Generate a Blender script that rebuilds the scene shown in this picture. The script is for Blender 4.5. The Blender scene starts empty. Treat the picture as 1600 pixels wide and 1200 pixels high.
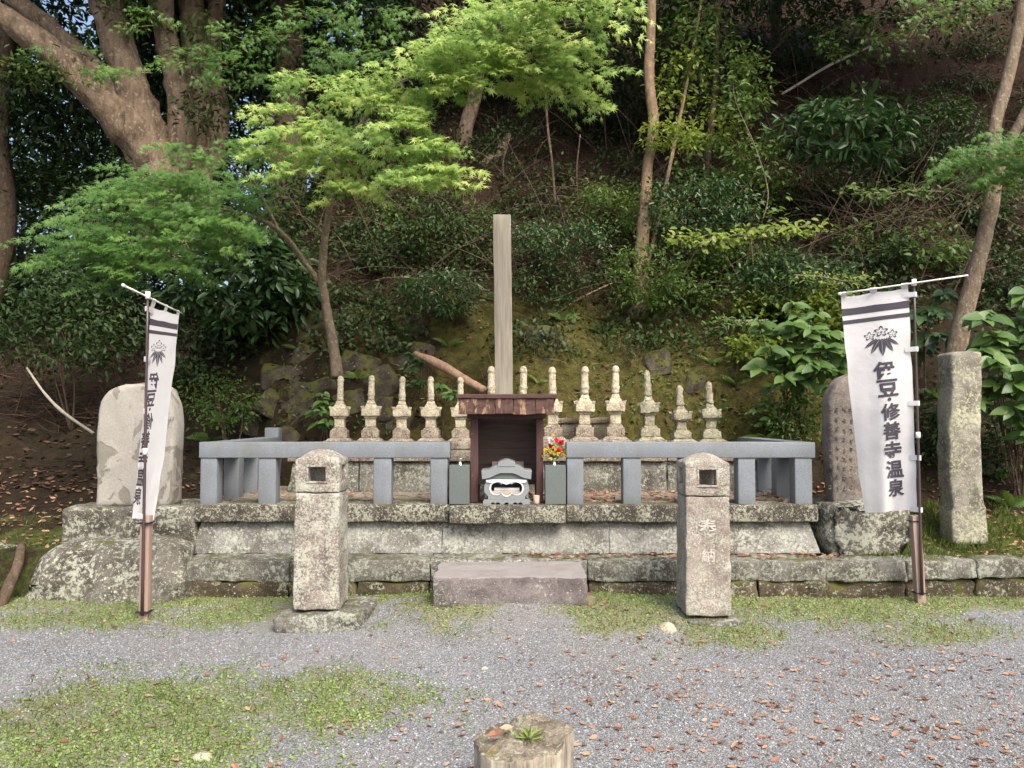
import bpy, math, random
import numpy as np
from mathutils import Vector, Matrix, noise as mn
R = math.radians
SC = bpy.context.scene
COL = SC.collection
rng = np.random.default_rng(7)
random.seed(7)

# ------------------------------------------------------------------ camera, world, sun, exposure
F, PITCH, EYE = 1230.0, R(2.33), 1.55
cam_d = bpy.data.cameras.new('camera'); cam_d.sensor_width = 36; cam_d.lens = 36*F/1600
cam_d.clip_start = .05; cam_d.clip_end = 400
cam = bpy.data.objects.new('camera', cam_d); COL.objects.link(cam)
cam.location = (0, 0, EYE); cam.rotation_euler = (R(90)+PITCH, 0, 0)
SC.camera = cam
SUN_EL, SUN_AZ = 50, 152            # azimuth clockwise from +Y (the view direction): behind the camera, to the right
w = bpy.data.worlds.new('World'); SC.world = w; w.use_nodes = True
nt = w.node_tree; sky = nt.nodes.new('ShaderNodeTexSky'); sky.sky_type = 'NISHITA'; sky.sun_disc = False
sky.sun_elevation = R(SUN_EL); sky.sun_rotation = R(SUN_AZ); sky.air_density = 1.0; sky.dust_density = 6.0; sky.ozone_density = .6
bg = nt.nodes['Background']; bg.inputs['Strength'].default_value = .15
nt.links.new(sky.outputs[0], bg.inputs[0])
sd = bpy.data.lights.new('sun', 'SUN'); sd.energy = 1.5; sd.angle = R(24); sd.color = (1, .95, .86)
so = bpy.data.objects.new('sun', sd); COL.objects.link(so)
sdir = Vector((math.sin(R(SUN_AZ))*math.cos(R(SUN_EL)), math.cos(R(SUN_AZ))*math.cos(R(SUN_EL)), math.sin(R(SUN_EL))))
so.rotation_euler = sdir.to_track_quat('Z', 'Y').to_euler(); so.location = (0, 0, 20)
vs = SC.view_settings; SC.display_settings.display_device = 'sRGB'
vs.view_transform = 'Standard'; vs.look = 'None'; vs.gamma = 1; vs.use_curve_mapping = False; vs.exposure = 1.08

# ------------------------------------------------------------------ geometry helpers
def P(px, py, d):
    """world point that stands at distance d (along Y) where the photograph shows pixel px, py"""
    v = (600-py)/F; dy = math.cos(PITCH)-v*math.sin(PITCH); dz = math.sin(PITCH)+v*math.cos(PITCH)
    return Vector(((px-800)/F*d/dy, d, EYE+dz/dy*d))
def Z(py, d): return P(800, py, d).z
def X(px, d, py=750): return P(px, py, d).x
def lerp(a, b, t): return a+(b-a)*t
def sm(a, b, t):
    t = min(1, max(0, (t-a)/(b-a))); return t*t*(3-2*t)
def fbm(p, s=1., o=4): return mn.fractal(Vector(p)*s, 1.0, 2.0, o)

class MB:
    def __init__(s): s.v = []; s.f = []; s.m = []; s.n = 0
    def add(s, V, Fc, mi=0):
        b = len(s.v); s.v += [tuple(x) for x in V]; s.f += [tuple(i+b for i in f) for f in Fc]; s.m += [mi]*len(Fc)
        return s
    def build(s, name, mats, parent=None, smooth=False):
        me = bpy.data.meshes.new(name); me.from_pydata(s.v, [], s.f)
        for m in (mats if isinstance(mats, (list, tuple)) else [mats]): me.materials.append(m)
        if any(s.m): me.polygons.foreach_set('material_index', s.m)
        if smooth: me.polygons.foreach_set('use_smooth', [True]*len(s.f))
        me.update()
        return link(name, me, parent)
def link(name, me, parent=None):
    o = bpy.data.objects.new(name, me); COL.objects.link(o)
    if parent is not None:
        o.parent = parent; o.matrix_parent_inverse = Matrix.Translation(parent.location).inverted() if parent.type == 'EMPTY' and parent.rotation_euler.z == 0 else Matrix()
    return o
def tag(o, label=None, cat=None, group=None, kind=None):
    for k, v in (('label', label), ('category', cat), ('group', group), ('kind', kind)):
        if v: o[k] = v
    return o
def thing(name, label, cat, loc=(0, 0, 0), group=None):
    o = bpy.data.objects.new(name, None); COL.objects.link(o); o.location = loc; o.empty_display_size = .1
    return tag(o, label, cat, group)

def rbox(x0, x1, y0, y1, z0, z1, r=.01, seg=.06, amp=.006, ns=6., seed=0., warp=None, maxn=40):
    """box with rounded, chipped edges and an uneven surface"""
    lo = Vector((x0, y0, z0)); hi = Vector((x1, y1, z1)); h = (hi-lo)/2; c = (hi+lo)/2
    r = min(r, h.x*.6, h.y*.6, h.z*.6)
    ax = []
    for k in range(3):
        inner = h[k]-r; n = max(1, min(maxn, int(2*inner/seg)))
        ax.append([-h[k], -h[k]+r*.35]+[lerp(-inner, inner, i/n) for i in range(n+1)]+[h[k]-r*.35, h[k]])
    idx = {}; V = []; Fc = []
    def vid(i, j, k):
        key = (i, j, k)
        if key not in idx:
            p = Vector((ax[0][i], ax[1][j], ax[2][k]))
            q = Vector([max(-(h[a]-r), min(h[a]-r, p[a])) for a in range(3)]); d = p-q
            if d.length > 1e-9: p = q+d.normalized()*r
            p = p+c
            if amp:
                s3 = Vector((seed*3.1, seed*1.7, seed*.9))
                nv = Vector((fbm(p+s3, ns), fbm(p+s3+Vector((9, 3, 1)), ns), fbm(p+s3+Vector((2, 7, 5)), ns)))
                p = p+nv*amp
            if warp: p = Vector(warp(p))
            idx[key] = len(V); V.append(p)
        return idx[key]
    N = [len(a)-1 for a in ax]
    for k, kk in ((0, 1), (N[2], 0)):
        for i in range(N[0]):
            for j in range(N[1]):
                q = [vid(i, j, k), vid(i+1, j, k), vid(i+1, j+1, k), vid(i, j+1, k)]; Fc.append(q[::-1] if kk else q)
    for j, kk in ((0, 0), (N[1], 1)):
        for i in range(N[0]):
            for k in range(N[2]):
                q = [vid(i, j, k), vid(i+1, j, k), vid(i+1, j, k+1), vid(i, j, k+1)]; Fc.append(q[::-1] if kk else q)
    for i, kk in ((0, 1), (N[0], 0)):
        for j in range(N[1]):
            for k in range(N[2]):
                q = [vid(i, j, k), vid(i, j+1, k), vid(i, j+1, k+1), vid(i, j, k+1)]; Fc.append(q[::-1] if kk else q)
    return V, Fc

def catmull(pts, n=5):
    pts = [Vector(p) for p in pts]
    if len(pts) < 3: 
        return [pts[0].lerp(pts[-1], i/n) for i in range(n+1)]
    P0 = [pts[0]*2-pts[1]]+pts+[pts[-1]*2-pts[-2]]; out = []
    for i in range(1, len(P0)-2):
        a, b, c, d = P0[i-1:i+3]
        for j in range(n):
            t = j/n
            out.append(.5*((2*b)+(c-a)*t+(2*a-5*b+4*c-d)*t*t+(3*b-a-3*c+d)*t**3))
    out.append(pts[-1]); return out
def tube(pts, radii, sides=10, sub=5, amp=0., ns=5., cap=True):
    """bent tapering tube; radii per control point"""
    c = catmull(pts, sub); m = len(c); k = len(radii)-1
    rad = [lerp(radii[min(k, int(i/(m-1)*k))], radii[min(k, int(i/(m-1)*k)+1)], (i/(m-1)*k) % 1 if i < m-1 else 0) for i in range(m)]
    V = []; Fc = []; up = Vector((.13, .97, .2)).normalized()
    for i in range(m):
        t = (c[min(m-1, i+1)]-c[max(0, i-1)]).normalized()
        a = t.cross(up); a = a.normalized() if a.length > .05 else t.orthogonal().normalized(); b = t.cross(a)
        for s in range(sides):
            an = 2*math.pi*s/sides; dr = a*math.cos(an)+b*math.sin(an); r = rad[i]
            if amp: r *= 1+amp*fbm(c[i]+dr*r*2, ns, 3)
            V.append(c[i]+dr*r)
    for i in range(m-1):
        for s in range(sides):
            s2 = (s+1) % sides; Fc.append((i*sides+s, i*sides+s2, (i+1)*sides+s2, (i+1)*sides+s))
    if cap: Fc.append(tuple(range(sides))[::-1]); Fc.append(tuple((m-1)*sides+s for s in range(sides)))
    return V, Fc
def lathe(c, prof, sides=16, amp=0., ns=14., sq=None):
    V = []; Fc = []
    for (r, z) in prof:
        for s in range(sides):
            a = 2*math.pi*s/sides
            p = Vector((c[0]+r*math.cos(a), c[1]+r*math.sin(a), c[2]+z))
            if amp: p += Vector((fbm(p, ns), fbm(p+Vector((5, 1, 2)), ns), 0))*amp
            V.append(p)
    m = len(prof)
    for i in range(m-1):
        for s in range(sides):
            s2 = (s+1) % sides; Fc.append((i*sides+s, i*sides+s2, (i+1)*sides+s2, (i+1)*sides+s))
    Fc.append(tuple(range(sides))[::-1]); Fc.append(tuple((m-1)*sides+s for s in range(sides)))
    return V, Fc

# ------------------------------------------------------------------ material helpers
class MT:
    def __init__(s, name):
        s.m = bpy.data.materials.new(name); s.m.use_nodes = True; s.t = s.m.node_tree; s.N = s.t.nodes; s.L = s.t.links
        s.b = s.N['Principled BSDF']; s.pos = s.N.new('ShaderNodeNewGeometry'); s.P = s.pos.outputs['Position']
    def set(s, sock, v):
        if isinstance(v, bpy.types.NodeSocket): s.L.new(v, sock)
        elif isinstance(v, (tuple, list)) and len(v) == 3 and sock.type == 'RGBA': sock.default_value = (*v, 1)
        else: sock.default_value = v
    def noise(s, sc, det=5, ro=.55, dist=0., co=None, col=False):
        n = s.N.new('ShaderNodeTexNoise'); n.inputs['Scale'].default_value = sc; n.inputs['Detail'].default_value = det
        n.inputs['Roughness'].default_value = ro; n.inputs['Distortion'].default_value = dist; s.L.new(co or s.P, n.inputs['Vector'])
        return n.outputs['Color' if col else 'Fac']
    def vor(s, sc, feat='F1', co=None, out='Distance', rnd=1):
        n = s.N.new('ShaderNodeTexVoronoi'); n.feature = feat; n.inputs['Scale'].default_value = sc; n.inputs['Randomness'].default_value = rnd
        s.L.new(co or s.P, n.inputs['Vector']); return n.outputs[out]
    def scl(s, v, co=None):
        n = s.N.new('ShaderNodeVectorMath'); n.operation = 'MULTIPLY'; s.L.new(co or s.P, n.inputs[0]); n.inputs[1].default_value = v; return n.outputs[0]
    def warp(s, sc, amt, co=None):
        n = s.N.new('ShaderNodeVectorMath'); n.operation = 'MULTIPLY_ADD'; s.L.new(s.noise(sc, 3, col=True, co=co), n.inputs[0])
        n.inputs[1].default_value = (amt,)*3; s.L.new(co or s.P, n.inputs[2]); return n.outputs[0]
    def ramp(s, f, *st):
        n = s.N.new('ShaderNodeValToRGB'); e = n.color_ramp.elements
        while len(e) < len(st): e.new(.5)
        for el, (p, c) in zip(e, st): el.position = p; el.color = (*c, 1) if isinstance(c, (tuple, list)) else (c, c, c, 1)
        s.L.new(f, n.inputs[0]); return n.outputs[0]
    def mix(s, f, a, b, mode='MIX'):
        n = s.N.new('ShaderNodeMix'); n.data_type = 'RGBA'; n.blend_type = mode
        s.set(n.inputs[0], f); s.set(n.inputs[6], a); s.set(n.inputs[7], b); return n.outputs[2]
    def math(s, op, a, b=0.):
        n = s.N.new('ShaderNodeMath'); n.operation = op; s.set(n.inputs[0], a); s.set(n.inputs[1], b); return n.outputs[0]
    def attr(s, name):
        n = s.N.new('ShaderNodeAttribute'); n.attribute_name = name; return n.outputs['Fac']
    def objrand(s):
        n = s.N.new('ShaderNodeObjectInfo'); return n.outputs['Random']
    def up(s):
        n = s.N.new('ShaderNodeSeparateXYZ'); s.L.new(s.pos.outputs['Normal'], n.inputs[0]); return n.outputs[2]
    def z(s):
        n = s.N.new('ShaderNodeSeparateXYZ'); s.L.new(s.P, n.inputs[0]); return n.outputs[2]
    def out(s, col, rough=.85, bump=None, bs=.4, bd=.01, spec=.3, trans=None, tfac=.4):
        s.set(s.b.inputs['Base Color'], col); s.set(s.b.inputs['Roughness'], rough); s.set(s.b.inputs['Specular IOR Level'], spec)
        if bump is not None:
            n = s.N.new('ShaderNodeBump'); n.inputs['Strength'].default_value = bs; n.inputs['Distance'].default_value = bd
            s.L.new(bump, n.inputs['Height']); s.L.new(n.outputs[0], s.b.inputs['Normal'])
        if trans is not None:
            t = s.N.new('ShaderNodeBsdfTranslucent'); s.set(t.inputs[0], trans); x = s.N.new('ShaderNodeMixShader'); x.inputs[0].default_value = tfac
            s.L.new(s.b.outputs[0], x.inputs[1]); s.L.new(t.outputs[0], x.inputs[2]); s.L.new(x.outputs[0], s.N['Material Output'].inputs[0])
        return s.m

def lichen(name, c1, c2, dark=(.035, .03, .022), lich=(.42, .43, .36), la=.5, ls=22., da=.45, moss=.0, mosscol=(.06, .075, .015), grain=.5, pat=2.2, lit_top=None):
    s = MT(name)
    col = s.mix(s.ramp(s.noise(pat, 8, .65), (.3, 0.), (.7, 1.)), c1, c2)
    col = s.mix(s.math('MULTIPLY', s.ramp(s.noise(110, 4, .7), (.36, 1.), (.62, 0.)), grain), col, dark)
    col = s.mix(s.math('MULTIPLY', s.ramp(s.noise(38, 6, .7), (.36, 1.), (.56, 0.)), grain*.8), col, dark)
    if da:
        st = s.ramp(s.noise(pat*1.9, 10, .7, .5), (.34+.2*da, 1.), (.5+.2*da, 0.))
        col = s.mix(s.math('MULTIPLY', st, .75), col, dark)
    area = s.ramp(s.noise(pat*1.5, 6, .65), (.38, 0.), (.64, 1.))
    lc = s.mix(s.noise(9, 4), lich, (lich[0]*.68, lich[1]*.74, lich[2]*.62))
    f1 = s.noise(ls*1.5, 10, .74, .25)
    lm = s.ramp(s.math('ADD', f1, s.math('MULTIPLY', area, .13)), (.70-.2*la, 0.), (.76-.2*la, 1.))
    col = s.mix(s.math('MULTIPLY', lm, .82), col, lc)
    lm2 = s.ramp(s.noise(ls*4, 6, .7), (.68-.12*la, 0.), (.72-.12*la, .8)); col = s.mix(lm2, col, lc)
    w = s.warp(30, .02)
    for sc, th in ((ls*.8, .17), (ls*1.9, .2)):
        k = s.math('MULTIPLY', s.ramp(s.vor(sc, co=w), (th*.7, 1.), (th, 0.)), s.ramp(s.noise(sc*.2, 4), (.5, 0.), (.58, .85))); col = s.mix(k, col, (lich[0]*1.2, lich[1]*1.18, lich[2]*1.2))
    if lit_top: col = s.mix(s.math('MULTIPLY', s.ramp(s.up(), (.75, 0.), (.9, .85)), s.ramp(s.noise(5, 6, .65), (.3, .5), (.55, 1.))), col, lit_top)  # paler colour painted on up-facing sides, standing in for light from above
    if moss:
        mm = s.math('MULTIPLY', s.ramp(s.math('ADD', s.math('MULTIPLY', s.up(), .22), s.noise(6, 9, .7)), (.92-moss, 0.), (1.02-moss, 1.)), .85)
        col = s.mix(mm, col, s.mix(s.noise(45, 4), mosscol, (mosscol[0]*1.9, mosscol[1]*1.5, mosscol[2])))
    h = s.math('ADD', s.math('ADD', s.noise(28, 9, .7), s.math('MULTIPLY', s.noise(130, 4, .7), .45)), s.math('MULTIPLY', lm, .15))
    return s.out(col, .92, h, .85, .014, .2)

def leafmat(name, cols, rough=.5, tf=.35, tcol=None, spec=.4):
    s = MT(name); a = s.attr('tint')
    c = s.ramp(a, *[(i/(len(cols)-1), k) for i, k in enumerate(cols)])
    c = s.mix(.25, c, s.mix(s.noise(1.3, 3), (.3, .3, .3), (1, 1, 1)), 'MULTIPLY')
    t = s.mix(.5, c, tcol or (.2, .33, .04)) 
    return s.out(c, rough, None, spec=spec, trans=t, tfac=tf)
def objleaf(name, cols, rough=.45, tf=.25):
    s = MT(name); c = s.ramp(s.objrand(), *[(i/(len(cols)-1), k) for i, k in enumerate(cols)])
    c = s.mix(.3, c, s.mix(s.noise(30, 3), (.4, .4, .4), (1, 1, 1)), 'MULTIPLY')
    return s.out(c, rough, s.noise(60, 2), .2, .005, spec=.45, trans=s.mix(.5, c, (.2, .32, .05)), tfac=tf)
def bark(name, c1, c2, lich=(.35, .35, .28), la=.3, sc=9., bd=.02):
    s = MT(name); n = s.noise(sc, 7, .65, .5, co=s.scl((1, 1, .35)))
    c = s.mix(s.ramp(n, (.3, 0.), (.7, 1.)), c1, c2)
    c = s.mix(s.ramp(s.noise(sc*1.6, 5, .6), (.62-.1*la, 0.), (.72-.1*la, .8)), c, lich)
    return s.out(c, .9, s.math('ADD', s.noise(sc*3, 8, .7, co=s.scl((1, 1, .4))), s.math('MULTIPLY', s.noise(sc*.9, 5, .6, co=s.scl((1, 1, .5))), 1.5)), .9, bd, .2)

M = {}
def granite():
    s = MT('granite'); c = s.mix(s.noise(2, 3), (.185, .215, .245), (.24, .27, .295))
    c = s.mix(s.ramp(s.noise(260, 2, .8), (.4, .75), (.6, 0.)), c, (.09, .1, .125)); c = s.mix(s.ramp(s.vor(190), (.12, .6), (.2, 0.)), c, (.42, .46, .49))
    c = s.mix(s.ramp(s.noise(3.5, 8, .7, co=s.scl((1, 1, .45))), (.4, 0.), (.72, .7)), c, (.115, .12, .11))
    return s.out(c, .62, s.noise(300, 3), .15, .003, .4)
M['granite'] = granite()
s = MT('smooth_slate_stone'); M['slate'] = s.out(s.mix(s.ramp(s.noise(220, 2, .8), (.4, .5), (.6, 0.)), s.mix(s.noise(3, 4), (.10, .125, .12), (.14, .165, .16)), (.05, .06, .06)), .5, s.noise(200, 3), .1, .003, .4)
s = MT('light_burner_stone'); M['burner'] = s.out(s.mix(s.ramp(s.noise(200, 2, .8), (.4, .5), (.6, 0.)), s.mix(s.noise(5, 4), (.19, .215, .225), (.26, .28, .29)), (.1, .115, .12)), .5, s.noise(200, 3), .1, .003, .4)
s = MT('white_edge_stone'); M['white'] = s.out(s.mix(s.noise(30, 4), (.62, .65, .68), (.8, .82, .84)), .5)
M['cap'] = lichen('dark_lichen_stone', (.085, .075, .062), (.18, .165, .14), lich=(0.46, 0.45, 0.39), la=0.68, ls=34, da=0.5, moss=0.18, pat=3)
M['wall'] = lichen('pale_grey_wall_stone', (.26, .265, .245), (.42, .425, .395), dark=(0.07, 0.064, 0.052), lich=(0.45, 0.46, 0.43), la=0.6, ls=26, da=0.42, moss=0.12, pat=2.0)
M['curb'] = lichen('curb_stone', (.165, .162, .145), (.29, .288, .262), dark=(.045, .04, .03), lich=(0.42, 0.43, 0.39), la=0.66, ls=24, da=0.42, moss=0.2, pat=2.6)
M['found'] = lichen('brown_mossy_foundation_stone', (.075, .055, .036), (.15, .12, .095), dark=(.035, .028, .016), lich=(.42, .42, .33), la=0.5, ls=22, da=0.4, moss=0.34, pat=2.8)
M['step'] = lichen('purple_grey_step_stone', (.2, .175, .175), (.3, .27, .265), dark=(.07, .06, .055), lich=(.44, .43, .4), la=.35, lit_top=(0.29, 0.27, 0.265), ls=34, da=0.3, moss=.06, pat=2.5)
M['boulder'] = lichen('lichen_boulder', (.125, .115, .095), (.24, .225, .195), lich=(0.5, 0.5, 0.44), la=0.68, ls=17, da=0.32, moss=.16, pat=2.2)
M['lantern'] = lichen('reddish_lantern_stone', (.27, .225, .205), (.38, .34, .30), dark=(.11, .085, .075), lich=(0.56, 0.55, 0.5), la=0.82, ls=38, da=0.26, moss=.05, pat=4)
M['lantern_pale'] = lichen('pale_pinkish_lantern_stone', (.33, .28, .25), (.42, .38, .335), dark=(.15, .12, .1), lich=(0.55, 0.54, 0.49), la=0.74, ls=48, da=0.2, moss=.05, pat=3.4)
M['tower'] = lichen('tower_stone', (.46, .37, .29), (.62, .56, .45), dark=(.12, .09, .065), lich=(0.72, 0.66, 0.5), la=0.82, ls=48, da=0.05, moss=.08, pat=7)
M['towerold'] = lichen('weathered_tower_stone', (.3, .28, .21), (.46, .43, .33), dark=(.08, .065, .045), lich=(.52, .51, .4), la=0.6, ls=36, da=0.15, moss=.26, mosscol=(.1, .1, .025), pat=6)
M['towerlow'] = lichen('stained_tower_base_stone', (.25, .185, .15), (.42, .35, .29), dark=(.07, .05, .04), lich=(.5, .47, .39), la=0.66, ls=40, da=0.18, moss=.12, pat=7)
M['stele'] = lichen('brown_grey_stele_stone', (.25, .22, .195), (.33, .295, .26), dark=(.09, .075, .065), lich=(.46, .42, .34), la=0.1, ls=34, da=0.1, moss=0, pat=3)
M['monolith'] = lichen('olive_grey_monument_stone', (.3, .29, .24), (.42, .4, .34), dark=(.09, .085, .065), lich=(.52, .5, .38), la=0.6, ls=22, da=0.25, moss=.04, pat=2.4)
M['rock'] = lichen('dark_bank_rock', (.065, .055, .042), (.12, .105, .085), dark=(.025, .02, .013), lich=(.2, .2, .16), la=.0, ls=20, da=0.45, moss=.33, pat=3)
def peeled():
    s = MT('pale_peeling_stele_stone')
    c = s.mix(s.noise(6, 6), (.28, .27, .245), (.40, .385, .355))
    c = s.mix(s.ramp(s.noise(45, 4, .7), (.42, .35), (.6, 0.)), c, (.25, .22, .18))
    w = s.warp(2.2, .25)
    k = s.ramp(s.noise(3.2, 7, .6, 1.0, co=w), (.545, 0.), (.56, .85))
    g = s.mix(s.noise(12, 6, .7), (.13, .12, .1), (.24, .22, .185))
    c = s.mix(k, c, g)
    c = s.mix(s.ramp(s.noise(11, 8, .7), (.6, 0.), (.66, .7)), c, (.2, .19, .15))
    return s.out(c, .9, s.math('SUBTRACT', s.noise(35, 7, .7), s.math('MULTIPLY', k, 1.2)), .6, .01, .2)
M['peeled'] = peeled()
def wood(name, c1, c2, chip=None, ca=.5, vert=True, sc=14, rough=.75):
    s = MT(name); co = s.scl((1, 1, .08) if vert else (.08, 1, 1))
    c = s.mix(s.ramp(s.noise(sc*3, 6, .6, .4, co=co), (.3, 0.), (.7, 1.)), c1, c2)
    if chip:
        k = s.noise(sc*1.6, 7, .65, .8, co=s.scl((1, 1, .3)))
        c = s.mix(s.ramp(k, (.72-.2*ca, 0.), (.75-.2*ca, 1.)), c, s.mix(s.noise(40, 4), chip, (chip[0]*.45, chip[1]*.4, chip[2]*.38)))
    return s.out(c, rough, s.noise(sc*6, 6, .6, co=co), .45, .006, .3)
M['woodpost'] = wood('weathered_grey_wood', (.2, .18, .14), (.35, .325, .275), sc=9)
M['brown'] = wood('brown_painted_wood', (.055, .028, .026), (.085, .045, .042), chip=(.42, .3, .2), ca=.15)
M['fascia'] = wood('peeling_brown_wood', (.06, .032, .027), (.10, .056, .046), chip=(.34, .22, .14), ca=.95, sc=10)
M['plank'] = wood('dark_back_planks', (.075, .055, .048), (.13, .095, .085), vert=False)
M['stake'] = wood('reddish_stake_wood', (.26, .18, .145), (.36, .26, .22), sc=10)
s = MT('dark_brown_plastic_pole'); M['pole'] = s.out((.06, .04, .04), .35, spec=.5)
s = MT('white_plastic'); M['plastic'] = s.out((.78, .77, .72), .4, spec=.5)
s = MT('black_tie'); M['black'] = s.out((.015, .015, .018), .5)
s = MT('chrome_metal'); s.b.inputs['Metallic'].default_value = 1; M['metal'] = s.out((.7, .7, .68), .25)
s = MT('ink_print'); M['ink'] = s.out(s.mix(s.noise(200, 2), (.055, .05, .065), (.075, .068, .085)), .85)
s = MT('white_banner_cloth'); wv = s.noise(500, 2)
M['cloth'] = s.out(s.mix(s.noise(14, 4), (.68, .67, .68), (.75, .74, .75)), .9, s.math('ADD', s.noise(7, 4), s.math('MULTIPLY', wv, .1)), .35, .02, .1, trans=(.65, .64, .65), tfac=.2)
s = MT('pink_board'); M['pink'] = s.out(s.mix(s.noise(20, 5), (.5, .3, .25), (.62, .45, .4)), .7)
s = MT('ash'); M['ash'] = s.out(s.mix(s.noise(22, 6, .7), (.5, .42, .34), (.3, .2, .14)), .9)
M['bark_big'] = bark('brown_camphor_bark', (.11, .078, .055), (.36, .27, .19), (.44, .38, .29), .6, 10, .04)
M['bark_maple'] = bark('maple_bark', (.12, .09, .06), (.27, .21, .15), (.36, .35, .27), .6, 18)
M['bark_tan'] = bark('orange_tan_bark', (.13, .09, .055), (.28, .20, .125), (.30, .30, .22), .4, 16)
M['bark_dark'] = bark('dark_stem_bark', (.06, .043, .03), (.14, .1, .07), (.24, .22, .16), .3, 14)
M['bark_log'] = bark('fallen_limb_bark', (.25, .15, .1), (.4, .27, .19), (.5, .4, .3), .25, 16)
M['maple'] = leafmat('maple_leaves', [(.12, .24, .05), (.24, .40, .10), (.44, .57, .15), (.62, .70, .25)], .5, .45, (.46, .62, .14))
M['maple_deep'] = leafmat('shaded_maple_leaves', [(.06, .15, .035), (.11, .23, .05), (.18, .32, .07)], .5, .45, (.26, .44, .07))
M['ever'] = leafmat('evergreen_leaves', [(.018, .038, .011), (.032, .062, .017), (.056, .092, .024)], .5, .2, (.07, .12, .02), .3)
M['evermid'] = leafmat('mid_green_leaves', [(.045, .09, .02), (.08, .145, .03), (.14, .21, .045)], .48, .32, (.18, .28, .035), .35)
M['glossy'] = leafmat('glossy_dark_leaves', [(.024, .062, .02), (.042, .09, .028), (.07, .125, .036)], .38, .2, (.08, .16, .03), .45)
M['bright'] = leafmat('yellow_green_leaves', [(.12, .19, .03), (.2, .28, .045), (.3, .37, .07)], .5, .4, (.35, .42, .06))
M['grass'] = leafmat('grass_blades', [(.05, .09, .018), (.09, .14, .028), (.16, .2, .05)], .6, .3, (.2, .28, .05))
M['clover'] = leafmat('clover_cover', [(.2, .18, .08), (.17, .26, .07), (.26, .38, .1), (.36, .44, .15)], .6, .3, (.25, .36, .06))
M['straw'] = leafmat('dry_straw', [(.12, .08, .04), (.22, .16, .09), (.32, .25, .15)], .7, .2, (.3, .22, .1))
M['twig'] = leafmat('brown_twigs', [(.035, .02, .013), (.065, .034, .022), (.12, .07, .042)], .8, .05, (.1, .05, .03))
M['dead'] = leafmat('dead_brown_leaves', [(.17, .075, .045), (.30, .15, .09), (.40, .23, .15), (.48, .33, .21)], .65, .2, (.35, .16, .08))
M['deadobj'] = objleaf('single_dead_leaf', [(.22, .09, .055), (.33, .16, .10), (.42, .24, .15), (.48, .34, .22)], .65, .15)
M['hydr'] = objleaf('hydrangea_leaf', [(.05, .11, .03), (.085, .165, .04), (.14, .23, .055)], .45, .25)
M['hydrdark'] = objleaf('deep_green_broad_leaf', [(.025, .065, .024), (.045, .1, .032), (.07, .14, .04)], .38, .2)
M['fern'] = objleaf('fern_frond', [(.06, .12, .025), (.11, .19, .04), (.2, .29, .06)], .5, .3)
M['red'] = MT('red_petals').out((.55, .02, .025), .5); M['whitepetal'] = MT('white_petals').out((.8, .68, .7), .5); M['yellow'] = MT('yellow_petals').out((.7, .55, .04), .5)

# ------------------------------------------------------------------ leaf machinery
OVAL = (np.array([(0, 0, 0), (.2, .28, .05), (.17, .68, .03), (0, 1, -.1), (-.17, .68, .03), (-.2, .28, .05)], float), np.array([(0, 1, 2, 3), (0, 3, 4, 5)]))
DIAM = (np.array([(0, 0, 0), (.26, .45, .03), (0, 1, -.06), (-.26, .45, .03)], float), np.array([(0, 1, 2, 3)]))
def _maple():
    V = [(0, .12, 0)]; Q = []
    tips = [(-128, .42), (-84, .68), (-42, .88), (0, 1.), (42, .88), (84, .68), (128, .42)]
    n = len(tips); ring = []
    for i, (a, l) in enumerate(tips):
        if i == 0: ring.append((-150, .12))
        ring.append((a, l))
        ring.append(((a+tips[i+1][0])/2, .25) if i < n-1 else (150, .12))
    for a, l in ring: V.append((math.sin(R(a))*l*.62, .12+math.cos(R(a))*l*.72, -.16*l*l))
    for i in range(n): Q.append((0, 1+2*i, 2+2*i, 3+2*i))
    return np.array(V, float), np.array(Q)
MAPLE = _maple()
CURL = (np.array([(0, 0, .03), (.17, .2, .1), (.24, .5, .14), (.14, .82, .08), (0, 1, .12), (-.14, .82, .12), (-.22, .5, .05), (-.16, .2, .07), (0, .5, -.02)], float),
        np.array([(0, 1, 2, 8), (8, 2, 3, 4), (8, 4, 5, 6), (0, 8, 6, 7)]))
def norm(a): return a/np.maximum(1e-9, np.linalg.norm(a, axis=1, keepdims=True))
def leaves(name, Pp, D, Nn, S, T, mat, parent=None, tint=None, wid=1.):
    tv, tf = T; n = len(Pp); D = norm(D); Xx = norm(np.cross(D, Nn)); Nn = np.cross(Xx, D); S = np.asarray(S).reshape(n, 1, 1)
    tvw = tv*np.array([wid, 1, 1])
    V = (Pp[:, None, :]+S*(tvw[None, :, 0:1]*Xx[:, None, :]+tvw[None, :, 1:2]*D[:, None, :]+tvw[None, :, 2:3]*Nn[:, None, :])).reshape(-1, 3)
    k = len(tv); Fq = (tf[None]+(np.arange(n)*k)[:, None, None]).reshape(-1, 4)
    me = bpy.data.meshes.new(name); me.vertices.add(len(V)); me.vertices.foreach_set('co', V.ravel().astype(np.float32))
    me.loops.add(Fq.size); me.loops.foreach_set('vertex_index', Fq.ravel().astype(np.int32))
    me.polygons.add(len(Fq)); me.polygons.foreach_set('loop_start', (np.arange(len(Fq))*4).astype(np.int32))
    me.update(calc_edges=True); me.materials.append(mat)
    a = me.attributes.new('tint', 'FLOAT', 'POINT'); t = rng.random(n) if tint is None else np.clip(tint, 0, 1); a.data.foreach_set('value', np.repeat(t, k).astype(np.float32))
    return link(name, me, parent)
def rv(n, s=1.): return rng.normal(0, s, (n, 3))
def ell(n, inner=.0):
    d = norm(rv(n)); return d*(inner+(1-inner)*rng.random((n, 1))**.5)
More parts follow.
